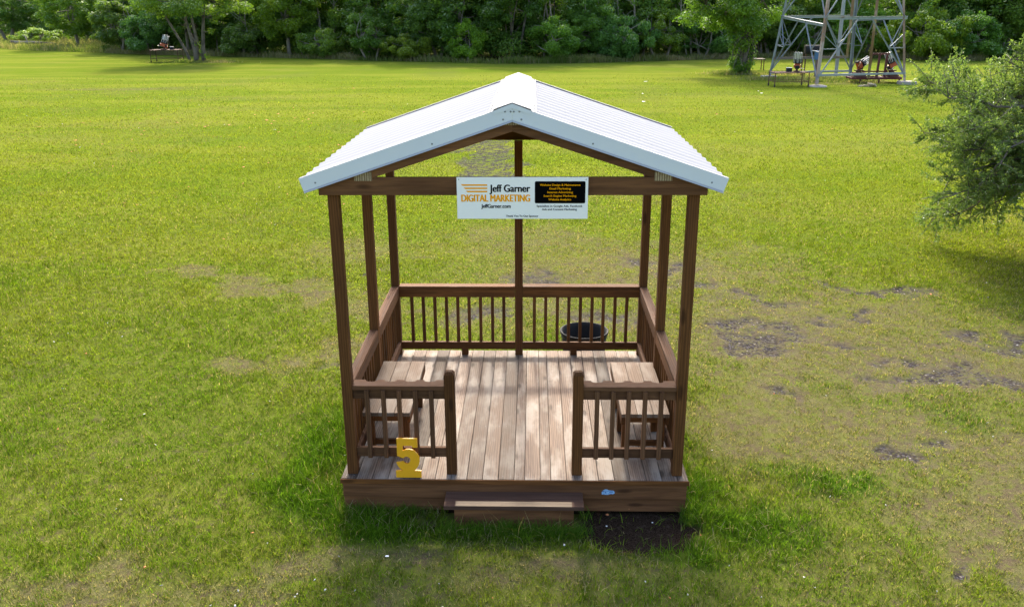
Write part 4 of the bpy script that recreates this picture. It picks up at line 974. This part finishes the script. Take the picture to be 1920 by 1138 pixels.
# two trees standing on the lawn
def lawn_tree(name, loc, stems, C_, R2, nleaf, size, col, label, seed, bark='bark_pale'):
    e = empty(name, (loc[0], loc[1], G), label=label, cat='tree'); rn = random.Random(seed); mb = MB(); ends = []
    for s_ in stems:
        mb.tube([Vector(p) for p in s_[0]], [q_*.72 for q_ in s_[1]], 10); ends += [Vector(p) for p in s_[0][2:]]
    for c in C_:
        p = min(ends, key=lambda q: (q-Vector(c)).length); limb(mb, p, c, .05, .015, .2, rn, 5, 5)
    mb.build('trunk', M[bark], e, 0, True)
    V, F_, rn_ = leaf_cloud(C_, R2, nleaf, size, seed); me_ = np_mesh('crown', V, F_, {'rnd': ('POINT', rn_)}, [M['leaf']])
    o = bpy.data.objects.new('crown', me_); COL.objects.link(o); o.parent = e; o.color = (*col, 1); return e
rn = random.Random(5)
C_, R2 = [], []
for i in range(70):
    a = rn.uniform(0, 6.28); q = rn.uniform(1.0, 4.2); C_.append((q*math.cos(a), q*math.sin(a)*.8, rn.uniform(4.3, 8.0)-q*.12)); k = rn.uniform(.5, .95); R2.append((k, k, k*.6))
for (x_, z_, k) in ((-2.2, 3.6, .6), (-2.8, 4.0, .6), (2.2, 3.6, .6), (3.0, 4.0, .6), (1.6, 3.0, .35), (-1.2, 4.1, .5), (.6, 3.8, .5), (1.3, 2.3, .35), (.2, 1.3, .3), (.35, .8, .28), (-.4, 2.6, .3), (.9, .5, .25)):
    C_.append((x_, rn.uniform(-.4, .2), z_)); R2.append((k, k, k*.7))
lawn_tree('multi_stem_tree', (-25.7, 62.7), [
    ([(-.5, 0, -.1), (-.85, 0, 1.0), (-1.3, 0, 1.9), (-1.9, 0, 3.1), (-2.7, .2, 4.6), (-3.2, .3, 5.6)], [.17, .13, .12, .11, .08, .05]),
    ([(.0, -.1, -.1), (-.05, 0, .9), (-.25, 0, 1.8), (-.5, 0, 3.0), (-.55, .1, 4.4), (-.9, .1, 6.2)], [.30, .24, .18, .14, .11, .06]),
    ([(.1, 0, .6), (.1, .1, 1.7), (-.05, .1, 2.9), (-.2, .2, 4.2), (.3, .2, 6.4)], [.16, .15, .13, .10, .05]),
    ([(.5, 0, -.1), (.55, 0, .9), (.7, 0, 2.2), (.85, 0, 3.3), (1.1, .1, 4.6), (1.7, .2, 6.2)], [.24, .20, .17, .14, .10, .05])],
    C_, R2, 30000, .10, (1.25, 1.2, .9), 'grey barked multi stemmed tree standing alone on the lawn at left', 9, 'bark')
C_, R2 = [], []
for i in range(75):
    a = rn.uniform(0, 6.28); q = rn.uniform(.6, 3.1); C_.append((q*math.cos(a)-.5, q*math.sin(a), rn.uniform(3.1, 7.2)-q*.1)); k = rn.uniform(.45, .85); R2.append((k, k, k*.65))
for i in range(34): # ivy up the trunk and bush at the base
    z_ = rn.uniform(.2, 3.4); C_.append((rn.gauss(-.1, .38), rn.gauss(-.1, .3), z_)); k = rn.uniform(.2, .38); R2.append((k, k, k*1.1))
for i in range(14): C_.append((rn.uniform(-1.0, .4), rn.uniform(-.5, .3), rn.uniform(.15, .9))); R2.append((.3, .3, .28))
for (x_, z_) in ((-2.6, 3.8), (-3.2, 4.1), (-2.0, 3.5), (-2.9, 4.6), (-1.4, 3.4)): C_.append((x_, 0, z_)); R2.append((.5, .5, .35))
lawn_tree('ivy_clad_tree', (13.15, 49.5), [([(0, 0, -.1), (.05, 0, 1.2), (0, 0, 2.4), (-.1, 0, 3.6), (-.3, 0, 5.6)], [.28, .23, .21, .17, .09]), ([(.3, .1, -.1), (.42, .1, 1.2), (.4, .1, 2.6), (.8, .1, 4.4)], [.16, .14, .12, .07]),
    ([(0, 0, 2.3), (-.6, 0, 3.0), (-1.5, 0, 3.6), (-2.6, 0, 4.1)], [.13, .10, .08, .05])], C_, R2, 40000, .085, (1.15, 1.2, .85), 'ivy clad tree on the lawn left of the lattice tower', 10, 'bark')

# the near oak at the right edge
def near_oak():
    e = empty('oak_tree', (9.9, 8.4, G), label='leafy oak with drooping boughs at the right edge of the lawn', cat='tree'); rn = random.Random(21); r = np.random.default_rng(21)
    mb = MB(); fork = Vector((.05, 0, 1.3)); mb.tube([(0, 0, -.1), (.03, 0, .5), fork], [.21, .17, .15], 12)
    mb.tube([fork, (-.1, .1, 2.2), (.0, .0, 3.2)], [.13, .09, .05], 9)
    tips = []
    # main boughs reach outward; the left ones are the ones in view
    for i in range(62):
        if i < 46: a = rn.uniform(math.pi*.55, math.pi*1.52)
        else: a = rn.uniform(-math.pi*.5, math.pi*.5)
        u = rn.uniform(-.75, .95); st = math.sqrt(max(0, 1-u*u)); q = rn.uniform(.74, 1.12)
        end = Vector((3.0*q*st*math.cos(a), 2.9*q*st*math.sin(a), 1.88+2.0*q*u))
        base = fork.lerp(Vector((0, 0, 2.9)), rn.random()) if u > 0 else fork
        off = Vector((0, 0, .35 if u < .4 else .1))
        pts = [base.lerp(end, t/7)+off*math.sin(math.pi*t/7)+Vector((rn.gauss(0, .05), rn.gauss(0, .05), rn.gauss(0, .04)))*(0 < t < 7) for t in range(8)]
        mb.tube(pts, [.034*(1-t/8)+.005 for t in range(8)], 6)
        for j in range(38):
            t = rn.uniform(.30, 1.0); k = min(6, int(t*7)); p = pts[k].lerp(pts[k+1], t*7-k)
            d = Vector((rn.gauss(0, 1), rn.gauss(0, 1), rn.gauss(.12, .7))); d = (d.normalized()+(end-base).normalized()*.75).normalized(); L_ = rn.uniform(.28, .75)*(1.15-t*.35)
            q2 = p+d*L_+Vector((0, 0, -.05*L_))
            mb.tube([p, p.lerp(q2, .5)+Vector((0, 0, .03)), q2], [.009, .006, .003], 4)
            tips.append((p, q2)); 
            for s_ in range(2):
                b0 = p.lerp(q2, rn.uniform(.3, .8)); d2 = (d+Vector((rn.gauss(0, .6), rn.gauss(0, .6), rn.gauss(.1, .5)))).normalized(); tips.append((b0, b0+d2*rn.uniform(.12, .32)))
    mb.build('trunk', M['bark'], e, 0, True)
    P0 = np.array([list(a) for a, b in tips]); P1 = np.array([list(b) for a, b in tips]); per = 30; n = len(tips)*per
    idx = np.repeat(np.arange(len(tips)), per); t = r.uniform(.05, 1.06, n); P = P0[idx]+(P1-P0)[idx]*t[:, None]
    ax = (P1-P0)[idx]; ax /= np.linalg.norm(ax, axis=1)[:, None]
    dr = ax*.6+r.normal(size=(n, 3))*.75+np.array([0, 0, .15]); dr /= np.linalg.norm(dr, axis=1)[:, None]
    sd = np.cross(dr, r.normal(size=(n, 3))+np.array([0, 0, 1.2])); sd /= np.linalg.norm(sd, axis=1)[:, None]; nn = np.cross(sd, dr)
    L_ = r.uniform(.034, .066, n)[:, None]; w_ = L_*.24
    c0 = P+dr*.006; mid = c0+dr*L_*.5; end = c0+dr*L_
    V = np.stack([c0, mid+sd*w_+nn*w_*.35, end, mid-sd*w_+nn*w_*.35], 1)
    V2 = np.stack([V[:, 0], V[:, 1], V[:, 2], V[:, 3], mid-nn*w_*.1], 1).reshape(-1, 3)
    i = np.arange(n)[:, None]*5; F_ = np.concatenate([i+np.array([[0, 1, 2, 4]]), i+np.array([[0, 4, 2, 3]])], 1).reshape(-1, 4)
    tipb = (r.random(n) < .25)*(t > .7); rn_ = np.clip(r.random(n)*.55+.3*r.random(len(tips))[idx]+tipb*.4, 0, 1)
    me_ = np_mesh('crown', V2, F_, {'rnd': ('POINT', np.repeat(rn_, 5))}, [M['oakleaf']])
    o = bpy.data.objects.new('crown', me_); COL.objects.link(o); o.parent = e; o.color = (1, 1, 1, 1)
near_oak()
for o in bpy.data.objects:
    if o.get('_world') is not None: del o['_world']
